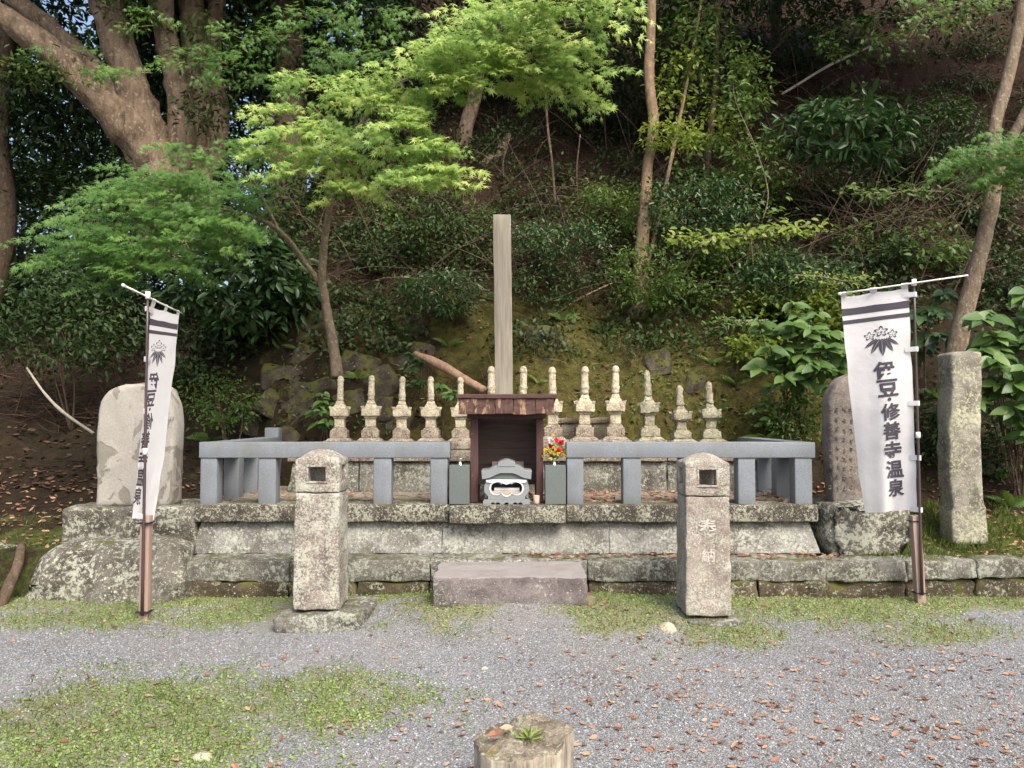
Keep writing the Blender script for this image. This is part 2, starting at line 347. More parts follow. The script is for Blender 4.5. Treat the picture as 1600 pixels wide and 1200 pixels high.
def clumps(c, r, nc, per, cr, flat=.55, inner=.45):
    """leaf positions in clumps spread through an ellipsoid, with the direction away from its centre"""
    c = np.array(c); r = np.array(r); e = ell(nc, inner); cc = c+e*r
    k = rng.random(nc)*.7+.5
    Pp = np.repeat(cc, per, 0)+rv(nc*per)*np.array([1, 1, flat])*cr*np.repeat(k, per)[:, None]*.6
    out = norm(Pp-np.repeat(cc, per, 0)+1e-6)
    return Pp, out, np.repeat(rng.random(nc), per)
def crown(name, c, r, nc, per, cr, size, T, mat, parent=None, flat=.55, inner=.45, droop=.3, wid=1., face=.35):
    Pp, o, ct = clumps(c, r, nc, per, cr, flat, inner); n = len(Pp)
    D = o+np.array([0, 0, -droop])+rv(n, .45); Nn = np.array([0, -face, 1.])+rv(n, .45)
    return leaves(name, Pp, D, Nn, size*(.65+.7*rng.random(n)), T, mat, parent, .55*ct+.45*rng.random(n), wid)
def pxr(px, d): return px/F*d

# ------------------------------------------------------------------ terrain
LX = ([-60, 6.62, 6.75, 7.2, 8.5, 10, 12, 16, 25, 60], [.05, .05, .44, .48, .74, 1.35, 2.2, 3.6, 5.5, 7])
RX = ([-60, 6.74, 6.82, 7.4, 8.2, 9.0, 10, 12, 16, 25, 60], [.05, .05, .31, .4, .72, 1.5, 2.8, 5.2, 9.4, 17, 22])
CX = ([-60, 8.88, 8.94, 9.5, 10.3, 12, 16, 22, 30, 60], [.05, .05, .95, 1.95, 3.0, 4.6, 8.4, 14, 20, 24])
def H(x, y):
    g = .06*sm(5.0, 6.3, y)+.15*math.exp(-((x-.0)**2/1.3+(y-6.15)**2/.22))+.03*sm(6.2, 6.6, y)
    if y <= 6.62: return g-.05+.012*fbm((x, y, 0), 1.2)+.0
    l = np.interp(y, *LX); r = np.interp(y, *RX); c = np.interp(y, *CX)
    if y < 9.2:
        wl, wr = sm(-2.83, -2.95, x), sm(2.74, 2.84, x)
    else:
        k = sm(9.2, 10.5, y); wl, wr = sm(lerp(-2.83, -2.6, k), lerp(-2.95, -5.5, k), x), sm(2.6, 3.6, x)
    z = c*(1-wl-wr)+l*wl+r*wr
    a = .03 if y < 8 else lerp(.03, .32, sm(8, 11, y))
    z += a*(fbm((x*1.1, y*1.1, 3), 1.)+.8*sm(10.5, 12, y)*fbm((x, y, 9), 1.9)+.35*fbm((x, y, 8), 4.)+.12*sm(9, 9.6, y)*fbm((x, y, 5), 11.))
    return float(z)-.05
def HV(x, y): return Vector((x, y, H(x, y)))
def grid_obj(name, xs, ys, mat, attrs):
    nx, ny = len(xs), len(ys); V = [(x, y, H(x, y)) for y in ys for x in xs]
    Fc = [(j*nx+i, j*nx+i+1, (j+1)*nx+i+1, (j+1)*nx+i) for j in range(ny-1) for i in range(nx-1)]
    me = bpy.data.meshes.new(name); me.from_pydata(V, [], Fc); me.materials.append(mat); me.polygons.foreach_set('use_smooth', [True]*len(Fc))
    for an, fn in attrs.items():
        a = me.attributes.new(an, 'FLOAT', 'POINT'); a.data.foreach_set('value', [fn(*v) for v in V])
    return link(name, me)
def seq(*segs):
    out = []
    for a, b, st in segs:
        n = max(1, round((b-a)/st)); out += [a+(b-a)*i/n for i in range(n)]
    return out+[segs[-1][1]]
def GP(px, py):
    v = (600-py)/F; dy = math.cos(PITCH)-v*math.sin(PITCH); dz = math.sin(PITCH)+v*math.cos(PITCH); t = (EYE-.01)/-dz
    return ((px-800)/F*t, dy*t)
PATCH = []      # green patches on the gravel: centre, radii, strength, kind
for px, py, rx, ry, st in ((200, 1120, 420, 110, 1.1), (470, 1085, 280, 75, 1.), (60, 1180, 300, 60, 1.), (150, 965, 300, 22, .95), (360, 962, 130, 26, 1.), (700, 962, 125, 30, 1.15),
                           (600, 985, 60, 16, .7), (860, 948, 180, 18, 1.), (960, 965, 150, 30, 1.2), (1130, 985, 140, 22, 1.05), (1290, 955, 330, 34, .95), (1480, 985, 220, 24, .8), (1560, 940, 160, 30, .9),
                           (560, 1190, 220, 30, .5), (940, 1195, 90, 22, .8), (300, 1010, 60, 14, .35), (520, 1040, 120, 30, .45), (1060, 1010, 90, 10, .5)):
    a = GP(px, py); b = GP(px+rx, py); c = GP(px, py-ry); e = GP(px, min(1198, py+ry)); PATCH.append((a[0], a[1], abs(b[0]-a[0]), max(abs(c[1]-a[1]), .1), st))
def cover(x, y, z=0):
    m = 0
    for cx, cy, rx, ry, st in PATCH:
        d = ((x-cx)/rx)**2+((y-cy)/ry)**2
        if d < 3: m = max(m, st*math.exp(-d*1.0))
    m = max(m, (.95+.25*sm(.5, 2., x))*sm(5.95, 6.45, y))
    n = .5+.5*fbm((x, y, 1), 2.2, 5)
    n2 = .5+.5*fbm((x, y, 7), 7, 3)
    return max(0., min(1., (m*1.0+n*.6+n2*.4-.9)*1.6))
def gravelmat():
    s = MT('gravel_ground')
    v = s.vor(120, out='Color'); h = s.N.new('ShaderNodeSeparateColor'); s.L.new(v, h.inputs[0])
    c = s.ramp(h.outputs[0], (0., (.13, .132, .134)), (.45, (.18, .191, .203)), (.85, (.26, .273, .287)), (1., (.36, .365, .365)))
    c = s.mix(s.ramp(s.vor(85), (.35, 0.), (.75, .75)), c, (.07, .068, .066))
    c = s.mix(s.ramp(s.noise(1.1, 7, .65), (.42, 0.), (.7, .55)), c, (.19, .165, .13))
    c = s.mix(s.ramp(s.noise(.6, 5, .6), (.35, .3), (.6, 0.)), c, (.33, .33, .34))
    g = s.mix(s.ramp(s.noise(26, 5, .7), (.35, 0.), (.65, 1.)), (.2, .185, .12), (.16, .175, .08))
    k = s.ramp(s.math('ADD', s.attr('cover'), s.math('MULTIPLY', s.math('SUBTRACT', s.noise(18, 6, .7), .5), 1.3)), (.35, 0.), (.65, .9))
    return s.out(s.mix(k, c, g), .9, s.math('SUBTRACT', s.noise(50, 5), s.vor(85)), .8, .012, .2)
ground = grid_obj('ground', seq((-50, -8, 3), (-8, -4.8, .3), (-4.8, 4.8, .05), (4.8, 8, .3), (8, 50, 3)), seq((-25, 1, 2), (1, 2.8, .3), (2.8, 6.62, .05)), gravelmat(), {'cover': cover})
tag(ground, 'grey gravel ground with green patches', kind='structure')
def mossf(x, y, z):
    m = (.35+.65*sm(-1.9, .3, x))*sm(-4.2, -3., x)*(1-sm(3.4, 4.4, x))*(1-sm(2.7, 3.8, z))*sm(8.5, 9, y)
    return m
def litterf(x, y, z): return sm(2.6, 4.5, z)*sm(-4., -2., x)
def grassf(x, y, z): return (1-sm(7.6, 8.6, y))*(.9 if x > 0 else .6)
def hillmat():
    s = MT('forest_hillside')
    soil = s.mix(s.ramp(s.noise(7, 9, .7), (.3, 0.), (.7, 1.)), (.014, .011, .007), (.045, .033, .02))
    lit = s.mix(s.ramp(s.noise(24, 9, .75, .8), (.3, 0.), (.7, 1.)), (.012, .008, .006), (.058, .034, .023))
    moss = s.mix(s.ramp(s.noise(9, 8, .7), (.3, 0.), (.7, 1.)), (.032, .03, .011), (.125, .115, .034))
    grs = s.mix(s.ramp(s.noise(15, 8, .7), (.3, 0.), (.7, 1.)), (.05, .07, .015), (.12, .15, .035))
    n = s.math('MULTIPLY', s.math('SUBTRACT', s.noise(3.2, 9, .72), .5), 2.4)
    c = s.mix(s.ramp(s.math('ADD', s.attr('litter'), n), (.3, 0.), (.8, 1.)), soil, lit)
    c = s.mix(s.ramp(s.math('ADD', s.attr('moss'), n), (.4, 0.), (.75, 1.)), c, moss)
    c = s.mix(s.ramp(s.math('ADD', s.attr('grassy'), n), (.45, 0.), (.8, .85)), c, grs)
    return s.out(c, .95, s.math('ADD', s.noise(9, 9, .75), s.math('MULTIPLY', s.noise(60, 6, .7), .35)), .9, .06, .1)
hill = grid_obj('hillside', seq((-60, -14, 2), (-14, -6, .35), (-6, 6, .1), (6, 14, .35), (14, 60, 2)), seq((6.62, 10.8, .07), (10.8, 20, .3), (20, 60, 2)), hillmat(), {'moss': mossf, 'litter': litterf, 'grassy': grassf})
tag(hill, 'wooded hillside with moss, soil and red-brown litter', kind='structure')
def hill_at(px, py, d0=7., d1=40.):
    """first point of the hillside met when looking through px, py"""
    d = d0; st = .25
    while d < d1:
        p = P(px, py, d)
        if p.z < H(p.x, p.y):
            if st < .03: return HV(p.x, p.y)
            d -= st; st /= 5
        d += st
    return P(px, py, d1)

# ------------------------------------------------------------------ stone platform
def ripple(p, a=.012): return a*fbm(p, 4)
plat = thing('stone_platform', 'tiered lichen-covered stone platform that carries the shrine, granite fences and tower row', 'platform', (0, 7.5, 0))
zc0, zc1 = .16, Z(876, 6.65); zw1 = Z(815, 7.07); zd = Z(788.5, 7.)
def stone(name, x0, x1, y0, y1, z0, z1, mat, parent, r=.012, seg=.06, amp=.008, warp=None, seed=None):
    b = MB(); b.add(*rbox(x0, x1, y0, y1, z0, z1, r, seg, amp, 7., seed if seed is not None else random.random()*50, warp))
    return b.build(name, mat, parent, True)
G = .004
xs = [X(283, 6.65, 880), X(452, 6.65, 880), X(672, 6.65, 880), X(918, 6.65, 880), X(1075, 6.65, 880), X(1290, 6.65, 880)]
for a, b in zip(xs, xs[1:]):
    stone('curb_stone', a+.0015, b-.0015, 6.65, 7.2, zc0+.004, zc1+random.uniform(-.004, .004), M['curb'], plat, .014, .05, .014)
fx = [xs[0], X(350, 6.7), X(455, 6.7), X(560, 6.7), X(672, 6.7), X(800, 6.7), X(918, 6.7), X(1060, 6.7), X(1180, 6.7), X(1290, 6.7)]
for a, b in zip(fx, fx[1:]):
    stone('foundation_stone', a+.001, b-.001, 6.66+random.uniform(-.012, .01), 7.3, -.12, zc0+.001, M['found'], plat, .014, .04, .026)
def batter(p):
    t = (p.z-zc1)/(zw1-zc1); x = p.x
    if x < -2.5: x += .055*t
    if x > 2.4: x -= .06*t
    return (x, p.y+(.1*t if p.y < 7.3 else 0), p.z)
wx = [X(298, 6.97, 840), X(455, 6.97, 840), X(690, 6.97, 840), X(785, 6.97, 840), X(953, 6.97, 840), X(1110, 6.97, 840), X(1282, 6.97, 840)]
for a, b in zip(wx, wx[1:]):
    stone('wall_stone', a+.001, b-.001, 6.97, 7.6, zc1+.002, zw1, M['wall'], plat, .006, .05, .007, batter)
for a, b, f in ((X(303, 6.99, 800), X(470, 6.99, 800), 6.99), (X(470, 6.99, 800), X(703, 6.99, 800), 6.99), (X(703, 6.99, 800), X(884, 6.99, 800), 6.9), (X(884, 6.99, 800), X(1080, 6.99, 800), 6.99), (X(1080, 6.99, 800), X(1279, 6.99, 800), 6.99)):
    stone('cap_stone', a+.0015, b-.0015, f, 7.42, zw1+.004, zd, M['cap'], plat, .016, .045, .009)
stone('deck', X(303, 6.99)+.03, X(1279, 6.99)-.03, 7.415, 9.05, zw1, zd-.008, M['towerlow'], plat, .01, .12, .006)
# upper terrace at the back of the deck, on which the towers stand
UF = 8.2; zu0 = Z(721.5, UF); zu1 = Z(705, UF)
ux = [X(448, UF, 740), X(560, UF, 740), X(700, UF, 740), X(840, UF, 740), X(1043, UF, 740), X(1198, UF, 740)]
def ubat(p):
    t = (p.z-zd)/(zu0-zd); return (p.x+(.05*t if p.x < -2.2 else -.06*t if p.x > 2.4 else 0), p.y+.03*t, p.z)
for a, b in zip(ux, ux[1:]):
    stone('terrace_stone', a+.003, b-.003, UF+.02, 8.5, zd-.02, zu0, M['curb'], plat, .012, .05, .014, ubat)
for a, b in zip(ux, ux[1:]):
    stone('terrace_slab', a+.003, b-.003, UF, 8.98, zu0+.004, zu1, M['towerlow'], plat, .01, .07, .006)
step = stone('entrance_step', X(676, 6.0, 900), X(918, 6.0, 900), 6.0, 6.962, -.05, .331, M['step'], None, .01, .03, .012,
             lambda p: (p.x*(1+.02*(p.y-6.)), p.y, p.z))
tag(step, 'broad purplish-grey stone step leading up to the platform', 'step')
for px, py, rr in ((385, 925, .15), (1272, 912, .1), (955, 928, .09), (1155, 915, .06)):
    c = P(px, py, 6.7); b = MB()
    V, Fc = lathe((0, 0, 0), [(rr*math.sin(a), -rr*.75*math.cos(a)) for a in [R(x) for x in range(8, 180, 15)]], 14)
    V = [Vector((v[0]*1.2, v[1]*.6, v[2]))*(1+.22*fbm(Vector(v)+c*7, 6))+c for v in V]
    b.add(V, Fc).build('footing_rock', M['found'], plat, True)
# kerb running on to the right of the platform
kerb = thing('kerb_wall', 'low mossy stone kerb running on to the right from the platform corner', 'kerb', (4, 6.8, 0))
kx = [X(1290, 6.65, 880), X(1420, 6.65, 880), X(1530, 6.65, 880), X(1660, 6.65, 880), X(1800, 6.65, 880), X(2000, 6.65, 880)]
for i, (a, b) in enumerate(zip(kx, kx[1:])):
    stone('kerb_stone', a+.004, b-.004, 6.66+.01*i, 6.95, zc0+.012*i, zc1-.006, M['curb'], kerb, .02, .05, .02)
    stone('foundation_stone', a+.004, b-.004, 6.69+.01*i, 7.0, -.12, zc0+.008*i, M['found'], kerb, .03, .05, .03)
# big lichen boulders left of the platform
def boulder(name, x0, x1, y0, y1, z0, z1, mat, label, cat, r=.09, amp=.05, warp=None, parent=None, seed=None, seg=.05, ns=3.):
    b = MB(); b.add(*rbox(x0, x1, y0, y1, z0, z1, r, seg, amp, ns, seed if seed is not None else random.random()*40, warp))
    o = b.build(name, mat, parent, True)
    return tag(o, label, cat) if label else o
boulder('boulder', X(35, 6.55, 900), X(284, 6.55, 900), 6.5, 6.95, -.15, Z(851, 6.62), M['boulder'], 'long rounded grey boulder spotted with pale lichen under the left memorial stone', 'boulder', .14, .05,
        lambda p: (p.x-.05*(.45-p.z if p.x < -3.6 else 0), p.y+.35*max(0, p.z-.2), p.z-(.22*sm(-3.75, -4.2, p.x) if p.z > .2 else 0)))
boulder('boulder', X(-150, 6.7, 900), X(30, 6.7, 900), 6.75, 7.4, -.1, Z(858, 6.9), M['boulder'], 'mossy boulder cut off by the left edge behind the dark leaning stem', 'boulder', .16, .06)
V, Fc = tube([P(-30, 1010, 6.35), P(10, 925, 6.45), P(28, 880, 6.6), P(34, 850, 6.8)], [.05, .045, .04, .03], 8, amp=.2)
o = MB().add(V, Fc).build('root', M['bark_dark'], None, True); tag(o, 'dark slanting root beside the long lichen boulder', 'root')

# ------------------------------------------------------------------ left memorial stone
y0 = 7.02
slab = boulder('plinth_stone', X(94, y0, 815), X(303, y0, 815)+.02, y0, 7.85, Z(840, y0)-.08, Z(794, y0+.02), M['boulder'], 'broad lichen-blotched plinth stone under the left round-topped memorial', 'plinth', .035, .02)
def slab_stone(name, pts, y0, y1, mat, zb, amp=.01, r=.03, n=60, ns=5, cx=None):
    """upright slab: outline in x,z, thickness from y0 to y1, rounded rim, uneven faces"""
    pts = [Vector((a, 0, b)) for a, b in pts]; per = []
    L = [0]
    for a, b in zip(pts, pts[1:]+[pts[0]]): L.append(L[-1]+(b-a).length)
    for i in range(n):
        t = L[-1]*i/n; k = max(j for j in range(len(L)-1) if L[j] <= t); q = (pts+[pts[0]])
        per.append(q[k].lerp(q[k+1], (t-L[k])/max(1e-9, L[k+1]-L[k])))
    c = sum(per, Vector())/n; V = []; Fc = []
    rings = []
    def ring(s, y, dr):
        base = len(V)
        for p in per:
            d = (p-c); q = c+d*s; q = q-d.normalized()*dr*(1 if s > .99 else 0)
            v = Vector((q.x, y, q.z)); v += Vector((fbm(v, ns), 1.2*fbm(v+Vector((4, 4, 4)), ns), .8*fbm(v+Vector((8, 2, 1)), ns)))*amp; V.append(v)
        rings.append(base)
    fr = [.25, .5, .72, .88]
    for s in fr: ring(s, y0, 0)
    ring(1, y0, r*.9); ring(1, y0+r*.3, r*.3); ring(1, y0+r, 0)
    for t in (.33, .66): ring(1, lerp(y0+r, y1-r, t), 0)
    ring(1, y1-r, 0); ring(1, y1-r*.3, r*.3); ring(1, y1, r*.9)
    for s in fr[::-1]: ring(s, y1, 0)
    for a, b in zip(rings, rings[1:]):
        for i in range(n): j = (i+1) % n; Fc.append((a+i, a+j, b+j, b+i))
    Fc.append(tuple(rings[0]+i for i in range(n))[::-1]); Fc.append(tuple(rings[-1]+i for i in range(n)))
    return MB().add(V, Fc).build(name, mat, None, True)
y0 = 7.2; q = lambda px, py: (P(px, py, y0).x, P(px, py, y0).z)
st = slab_stone('memorial_stone', [q(*a) for a in ((149, 792), (148, 700), (150, 650), (157, 622), (170, 608), (195, 599), (225, 597), (246, 600), (260, 608), (269, 628), (272, 660), (270, 720), (267, 792))], y0, 7.46, M['peeled'], 0, .012, .04)
tag(st, 'round-topped memorial stone with pale peeling face, behind the left banner', 'memorial stone')

# ------------------------------------------------------------------ right memorial stones
y0 = 7.2; q = lambda px, py: (P(px, py, y0).x, P(px, py, y0).z)
bs = slab_stone('base_stone', [q(*a) for a in ((1290, 868), (1277, 835), (1276, 800), (1281, 784), (1345, 780), (1404, 782), (1409, 800), (1408, 835), (1396, 868))], 6.98, 7.6, M['boulder'], 0, .03, .1, ns=3.5)
tag(bs, 'rounded speckled boulder base beneath the arched brown memorial, right of the platform', 'base stone')
st = slab_stone('memorial_stone', [q(*a) for a in ((1303, 790), (1299, 740), (1295, 660), (1296, 625), (1302, 606), (1314, 592), (1335, 583), (1365, 585), (1388, 596), (1400, 620), (1402, 700), (1398, 790))], 7.2, 7.4, M['stele'], 0, .008, .03)
tag(st, 'arched brown memorial slab with weathered vertical carving, half hidden by the right banner', 'memorial stone')
for i in range(4):       # weathered carved columns
    for k in range(9):
        pa = P(1296+11*i, 640+15*k+random.uniform(-3, 3), 7.197); b = MB()
        for j in range(3): b.add(*rbox(pa.x+random.uniform(-.015, .012), pa.x+random.uniform(.014, .024), 7.188, 7.2, pa.z-.014*j, pa.z-.014*j+.006, .002, 1, 0))
        b.build('carving', M['stele'], None).parent = st
def mono(p):
    t = (p.z-.3)/1.8; return (p.x+.015*math.sin(p.z*5)+(.03*(1-t) if p.x > X(1500, 7.3) else -.01), p.y, p.z-(.1*sm(.9, 1.4, t+(.25 if p.x < X(1480, 7.3) else 0))*0))
y0 = 7.3
b = MB(); b.add(*rbox(X(1487, y0, 700), X(1537, y0, 700), y0, 7.55, Z(840, y0)-.06, Z(549, y0), .028, .04, .014, 4.5, 5., lambda p: (p.x+.02*(p.z < .7)*(1 if p.x > 4.2 else -1)+.015*math.sin(p.z*4), p.y, p.z-.05*sm(X(1500, y0), X(1468, y0), p.x)*(p.z > 1.9))))
mo = b.build('stone_monument', M['monolith'], None, True); tag(mo, 'tall square lichen-flecked grey stone monument standing in grass at the right', 'monument')

# ------------------------------------------------------------------ granite fences
def gbox(name, x0, x1, y0, y1, z0, z1, parent, mat='granite', r=.004): 
    return MB().add(*rbox(x0, x1, y0, y1, z0, z1, .007, .09, .0022, 9)).build(name, M[mat], parent, True)
zr0, zr1 = Z(716, 7.03), Z(691, 7.03); FY = 7.04
def fence(label, x0, x1, posts, side, tall):
    t = thing('granite_fence', label, 'fence', (x0, FY, zd))
    gbox('rail', x0, x1, FY, FY+.17, zr0+.002, zr1, t)
    for a, b in posts: gbox('post', a, b, FY+.012, FY+.158, zd-.006, zr0, t)
    sx0, sx1 = (x0, x0+.17) if side < 0 else (x1-.17, x1)
    gbox('side_rail', sx0, sx1, FY+.173, 8.88, zr0+.002, zr1-.001, t)
    for yy in (7.62, 8.18): gbox('post', sx0+.012, sx1-.012, yy, yy+.15, zd-.012, zr0, t)
    gbox('tall_post', sx0+.006, sx1-.006, 8.884, 9.03, zd-.05, Z(668, 9.) if tall else zr0, t)
    return t
px2 = lambda a, b: (X(a, FY, 750), X(b, FY, 750))
fence('blue-grey granite fence on the platform left of the shrine', X(310, FY-.01, 700), X(703, FY, 700), [px2(312, 338), px2(403, 430), px2(493, 520), px2(583, 611), px2(672, 699)], -1, True)
fence('blue-grey granite fence on the platform right of the shrine', X(885, FY, 700), X(1274, FY, 700), [px2(886, 912), px2(974, 1002), px2(1064, 1091), px2(1154, 1181), px2(1243, 1270)], 1, False)

# ------------------------------------------------------------------ shrine, burner, vases
sh = thing('wooden_shrine', 'small dark brown open wooden shrine with a board roof, in the fence gap', 'shrine', (X(792, 7.1), 7.1, zd))
SY = 7.12; sx0, sx1 = X(735, SY, 720), X(849, SY, 720); zt = Z(648, SY)
for a, b in ((735, 747), (838, 849)):
    MB().add(*rbox(X(a, SY, 720), X(b, SY, 720), SY, SY+.075, zd+.003, zt, .004, .2, .002)).build('post', M['brown'], sh, True)
for a in (sx0+.004, sx1-.064):
    MB().add(*rbox(a, a+.06, 7.62, 7.68, zd+.003, zt-.03, .004, .2, .002)).build('post', M['brown'], sh)
nb = 8
for i in range(nb):
    a, b = lerp(zd+.16, zt-.01, i/nb), lerp(zd+.16, zt-.01, (i+1)/nb)
    MB().add(*rbox(sx0+.01, sx1-.01, 7.585+.008*(i % 2), 7.605+.004*(i % 2), a-.006*(i % 2), b+.006*(i % 2), .006, .3, 0)).build('back_plank', M['plank'], sh)
MB().add(*rbox(sx0+.02, sx1-.02, 7.55, 7.584, zd+.13, zd+.175, .003, .3, .001)).build('cross_bar', M['plank'], sh)
for s_ in (sx0+.012, sx1-.03):
    for i in range(4):
        a, b = lerp(zd+.16, zt-.02, i/4), lerp(zd+.16, zt-.02, (i+1)/4)
        MB().add(*rbox(s_+.001*(i % 2), s_+.018+.001*(i % 2), SY+.078, 7.582, a-.005*(i % 2), b+.005*(i % 2), .003, .4, 0)).build('side_plank', M['plank'], sh)
MB().add(*rbox(sx0-.03, sx1+.03, SY-.03, SY+.0, zt-.035, zt+.012, .004, .3, .002)).build('lintel', M['brown'], sh)
rx0, rx1 = X(717, 6.97, 630), X(866, 6.97, 630); zf0, zf1 = Z(647, 6.95), Z(623, 6.95)
cuts = [0, .16, .38, .57, .8, 1.]
for i, (a, b) in enumerate(zip(cuts, cuts[1:])):
    MB().add(*rbox(lerp(rx0, rx1, a)+.002, lerp(rx0, rx1, b)-.002, 6.94+.003*(i % 2), 6.965, zf0+random.uniform(-.004, .008), zf1, .004, .02, .006, 18, i*3.)).build('fascia_plank', M['fascia'], sh)
MB().add(*rbox(rx0-.025, rx1+.03, 6.925, 7.0, zf1+.002, Z(616, 6.95), .006, .05, .004, 12)).build('roof_edge', M['brown'], sh)
for i in range(3):
    ya, yb = 7.002+i*.26, 7.002+(i+1)*.26
    MB().add(*rbox(rx0-.01, rx1+.015, ya, yb-.003, 0, .028, .004, .2, .003, 9, i*2., lambda p: (p.x, p.y, p.z+zf1-.005-(p.y-7.)*.16))).build('roof_plank', M['fascia'], sh)
MB().add(*rbox(X(769, 7.56, 730), X(818, 7.56, 730), 7.545, 7.56, Z(738, 7.56), Z(721, 7.56), .003, .1, .001)).build('notice_board', M['pink'], sh)
for px in (775, 812):
    V, Fc = lathe((0, 0, 0), [(.008, 0), (.008, .006)], 8); c = P(px, 727, 7.543)
    MB().add([(v[0]+c.x, c.y-v[2], v[1]+c.z) for v in V], Fc).build('bolt', M['black'], sh)

def extr(name, outer, holes, y0, y1, mat, parent, bev=.004):
    cu = bpy.data.curves.new(name, 'CURVE'); cu.dimensions = '2D'; cu.fill_mode = 'BOTH'
    for pl in [outer]+holes:
        sp = cu.splines.new('POLY'); sp.points.add(len(pl)-1); sp.use_cyclic_u = True
        for k, (a, b) in enumerate(pl): sp.points[k].co = (a, b, 0, 1)
    cu.extrude = (y1-y0)/2-bev; cu.bevel_depth = bev; cu.bevel_resolution = 1
    t = bpy.data.objects.new('temporary', cu); COL.objects.link(t); bpy.context.view_layer.update()
    m = t.to_mesh(); V = [(v.co.x, (y0+y1)/2-v.co.z, v.co.y) for v in m.vertices]; Fc = [tuple(p.vertices) for p in m.polygons]
    t.to_mesh_clear(); bpy.data.objects.remove(t); bpy.data.curves.remove(cu)
    return MB().add(V, Fc).build(name, mat, parent)
BY = 7.0
bn = thing('incense_burner', 'grey stone incense burner with curved roof and lobed opening, before the shrine', 'incense burner', (X(791, BY), BY+.15, zd))
q = lambda px, py: (P(px, py, BY).x, P(px, py, BY).z)
zb = zd+.003
def top(px, py): a = q(px, py); return (a[0], max(a[1], zb))
outer = [q(762, 749), (q(757, 760)), q(757, 768), q(763, 776), q(763, 780), q(820, 780), q(820, 776), q(826, 768), q(826, 760), q(821, 749)]
def lobes(sc=1.):
    pts = []
    for cx, cy, rx, ry, a0, a1 in ((779, 762, 13, 11, 140, 268), ):
        pass
    cx, cy = 791.5, 763
    for i in range(72):
        a = 2*math.pi*i/72; x = math.cos(a); y = math.sin(a)
        m = 1-.13*abs(math.sin(1.5*(a-math.pi/2)))**.6*0
        rr = 1+.09*abs(math.cos(1.5*(a-math.pi/2)))-.05
        pts.append(q(cx+26*sc*x*(abs(x)**-.25 if abs(x) > .05 else 1)*.96, cy-11.5*sc*y*rr))
    return pts
def lobed(sc=1.):
    P_ = []
    for cx, rx in ((775, 10), (791.5, 9), (808, 10)):
        P_.append((cx, rx))
    up = []; lo = []
    for i in range(49):
        x = 766.5+50*i/48
        h = 0
        for cx, rx, ry in ((776, 9.8, 9.5), (791.5, 9.5, 11.5), (807, 9.8, 9.5)):
            t = 1-((x-cx)/rx)**2
            if t > 0: h = max(h, ry*math.sqrt(t))
        h = max(h, 3.)
        if i in (0, 48): h = 1.
        up.append((x, 763-h)); lo.append((x, 763+h*1.05))
    pl = up+lo[::-1]
    return [q(791.5+(a-791.5)*sc, 763+(b-763)*sc) for a, b in pl]
extr('body', outer, [lobed(1.)], BY, BY+.03, M['burner'], bn)
extr('white_rim', lobed(1.06), [lobed(.99)], BY-.004, BY+.01, M['white'], bn, .001)
extr('back_panel', outer, [], BY+.26, BY+.29, M['burner'], bn)
for a, b in ((757.5, 761), (822, 825.5)):
    MB().add(*rbox(X(a, BY, 760), X(b, BY, 760), BY+.032, BY+.258, Z(779, BY), Z(750, BY), .003, 1, 0)).build('side_panel', M['burner'], bn)
MB().add(*rbox(X(766, BY, 760), X(817, BY, 760), BY+.033, BY+.257, Z(778, BY), Z(768, BY), .01, .03, .004)).build('ash_bed', M['ash'], bn)
MB().add(*rbox(X(772, BY, 760), X(812, BY, 760), BY+.05, BY+.1, Z(768, BY)+.002, Z(763, BY), .004, .03, .001)).build('incense_tray', M['white'], bn)
foot = [q(757, 781), q(755, 783), top(755, 790)]
cut = []
for cx in (770, 778, 791.5, 805, 813):
    cut += [top(cx-4, 790), top(cx-3, 785.5), top(cx, 784.5), top(cx+3, 785.5), top(cx+4, 790)]
extr('foot', foot+cut+[top(828, 790), q(828, 783), q(826, 781)], [], BY-.012, BY+.3, M['burner'], bn, .002)
roof = [(753, 736), (763, 735), (773, 729), (779, 727), (804, 727), (811, 729), (820, 735), (830, 736), (829, 748), (818, 746), (808, 741), (801, 738.5), (782, 738.5), (775, 741), (765, 746), (754, 748)]
extr('roof', [q(*a) for a in roof], [], BY-.03, BY+.32, M['burner'], bn, .004)
extr('gable', [q(*a) for a in ((765, 746.5), (775, 742), (782, 739), (801, 739), (808, 742), (818, 746.5), (819, 749), (764, 749))], [], BY-.006, BY+.29, M['slate'], bn, .002)
extr('ridge', [q(*a) for a in ((778, 728), (779, 723), (784, 721), (789, 719), (794, 719), (799, 721), (804, 723), (805, 728))], [], BY-.035, BY+.3, M['burner'], bn, .003)
extr('valance', [q(*a) for a in ((760, 749.5), (823, 749.5), (823, 753), (812, 755), (805, 752), (797, 755), (791.5, 757), (786, 755), (778, 752), (771, 755), (760, 753))], [], BY-.012, BY-.002, M['white'], bn, .001)

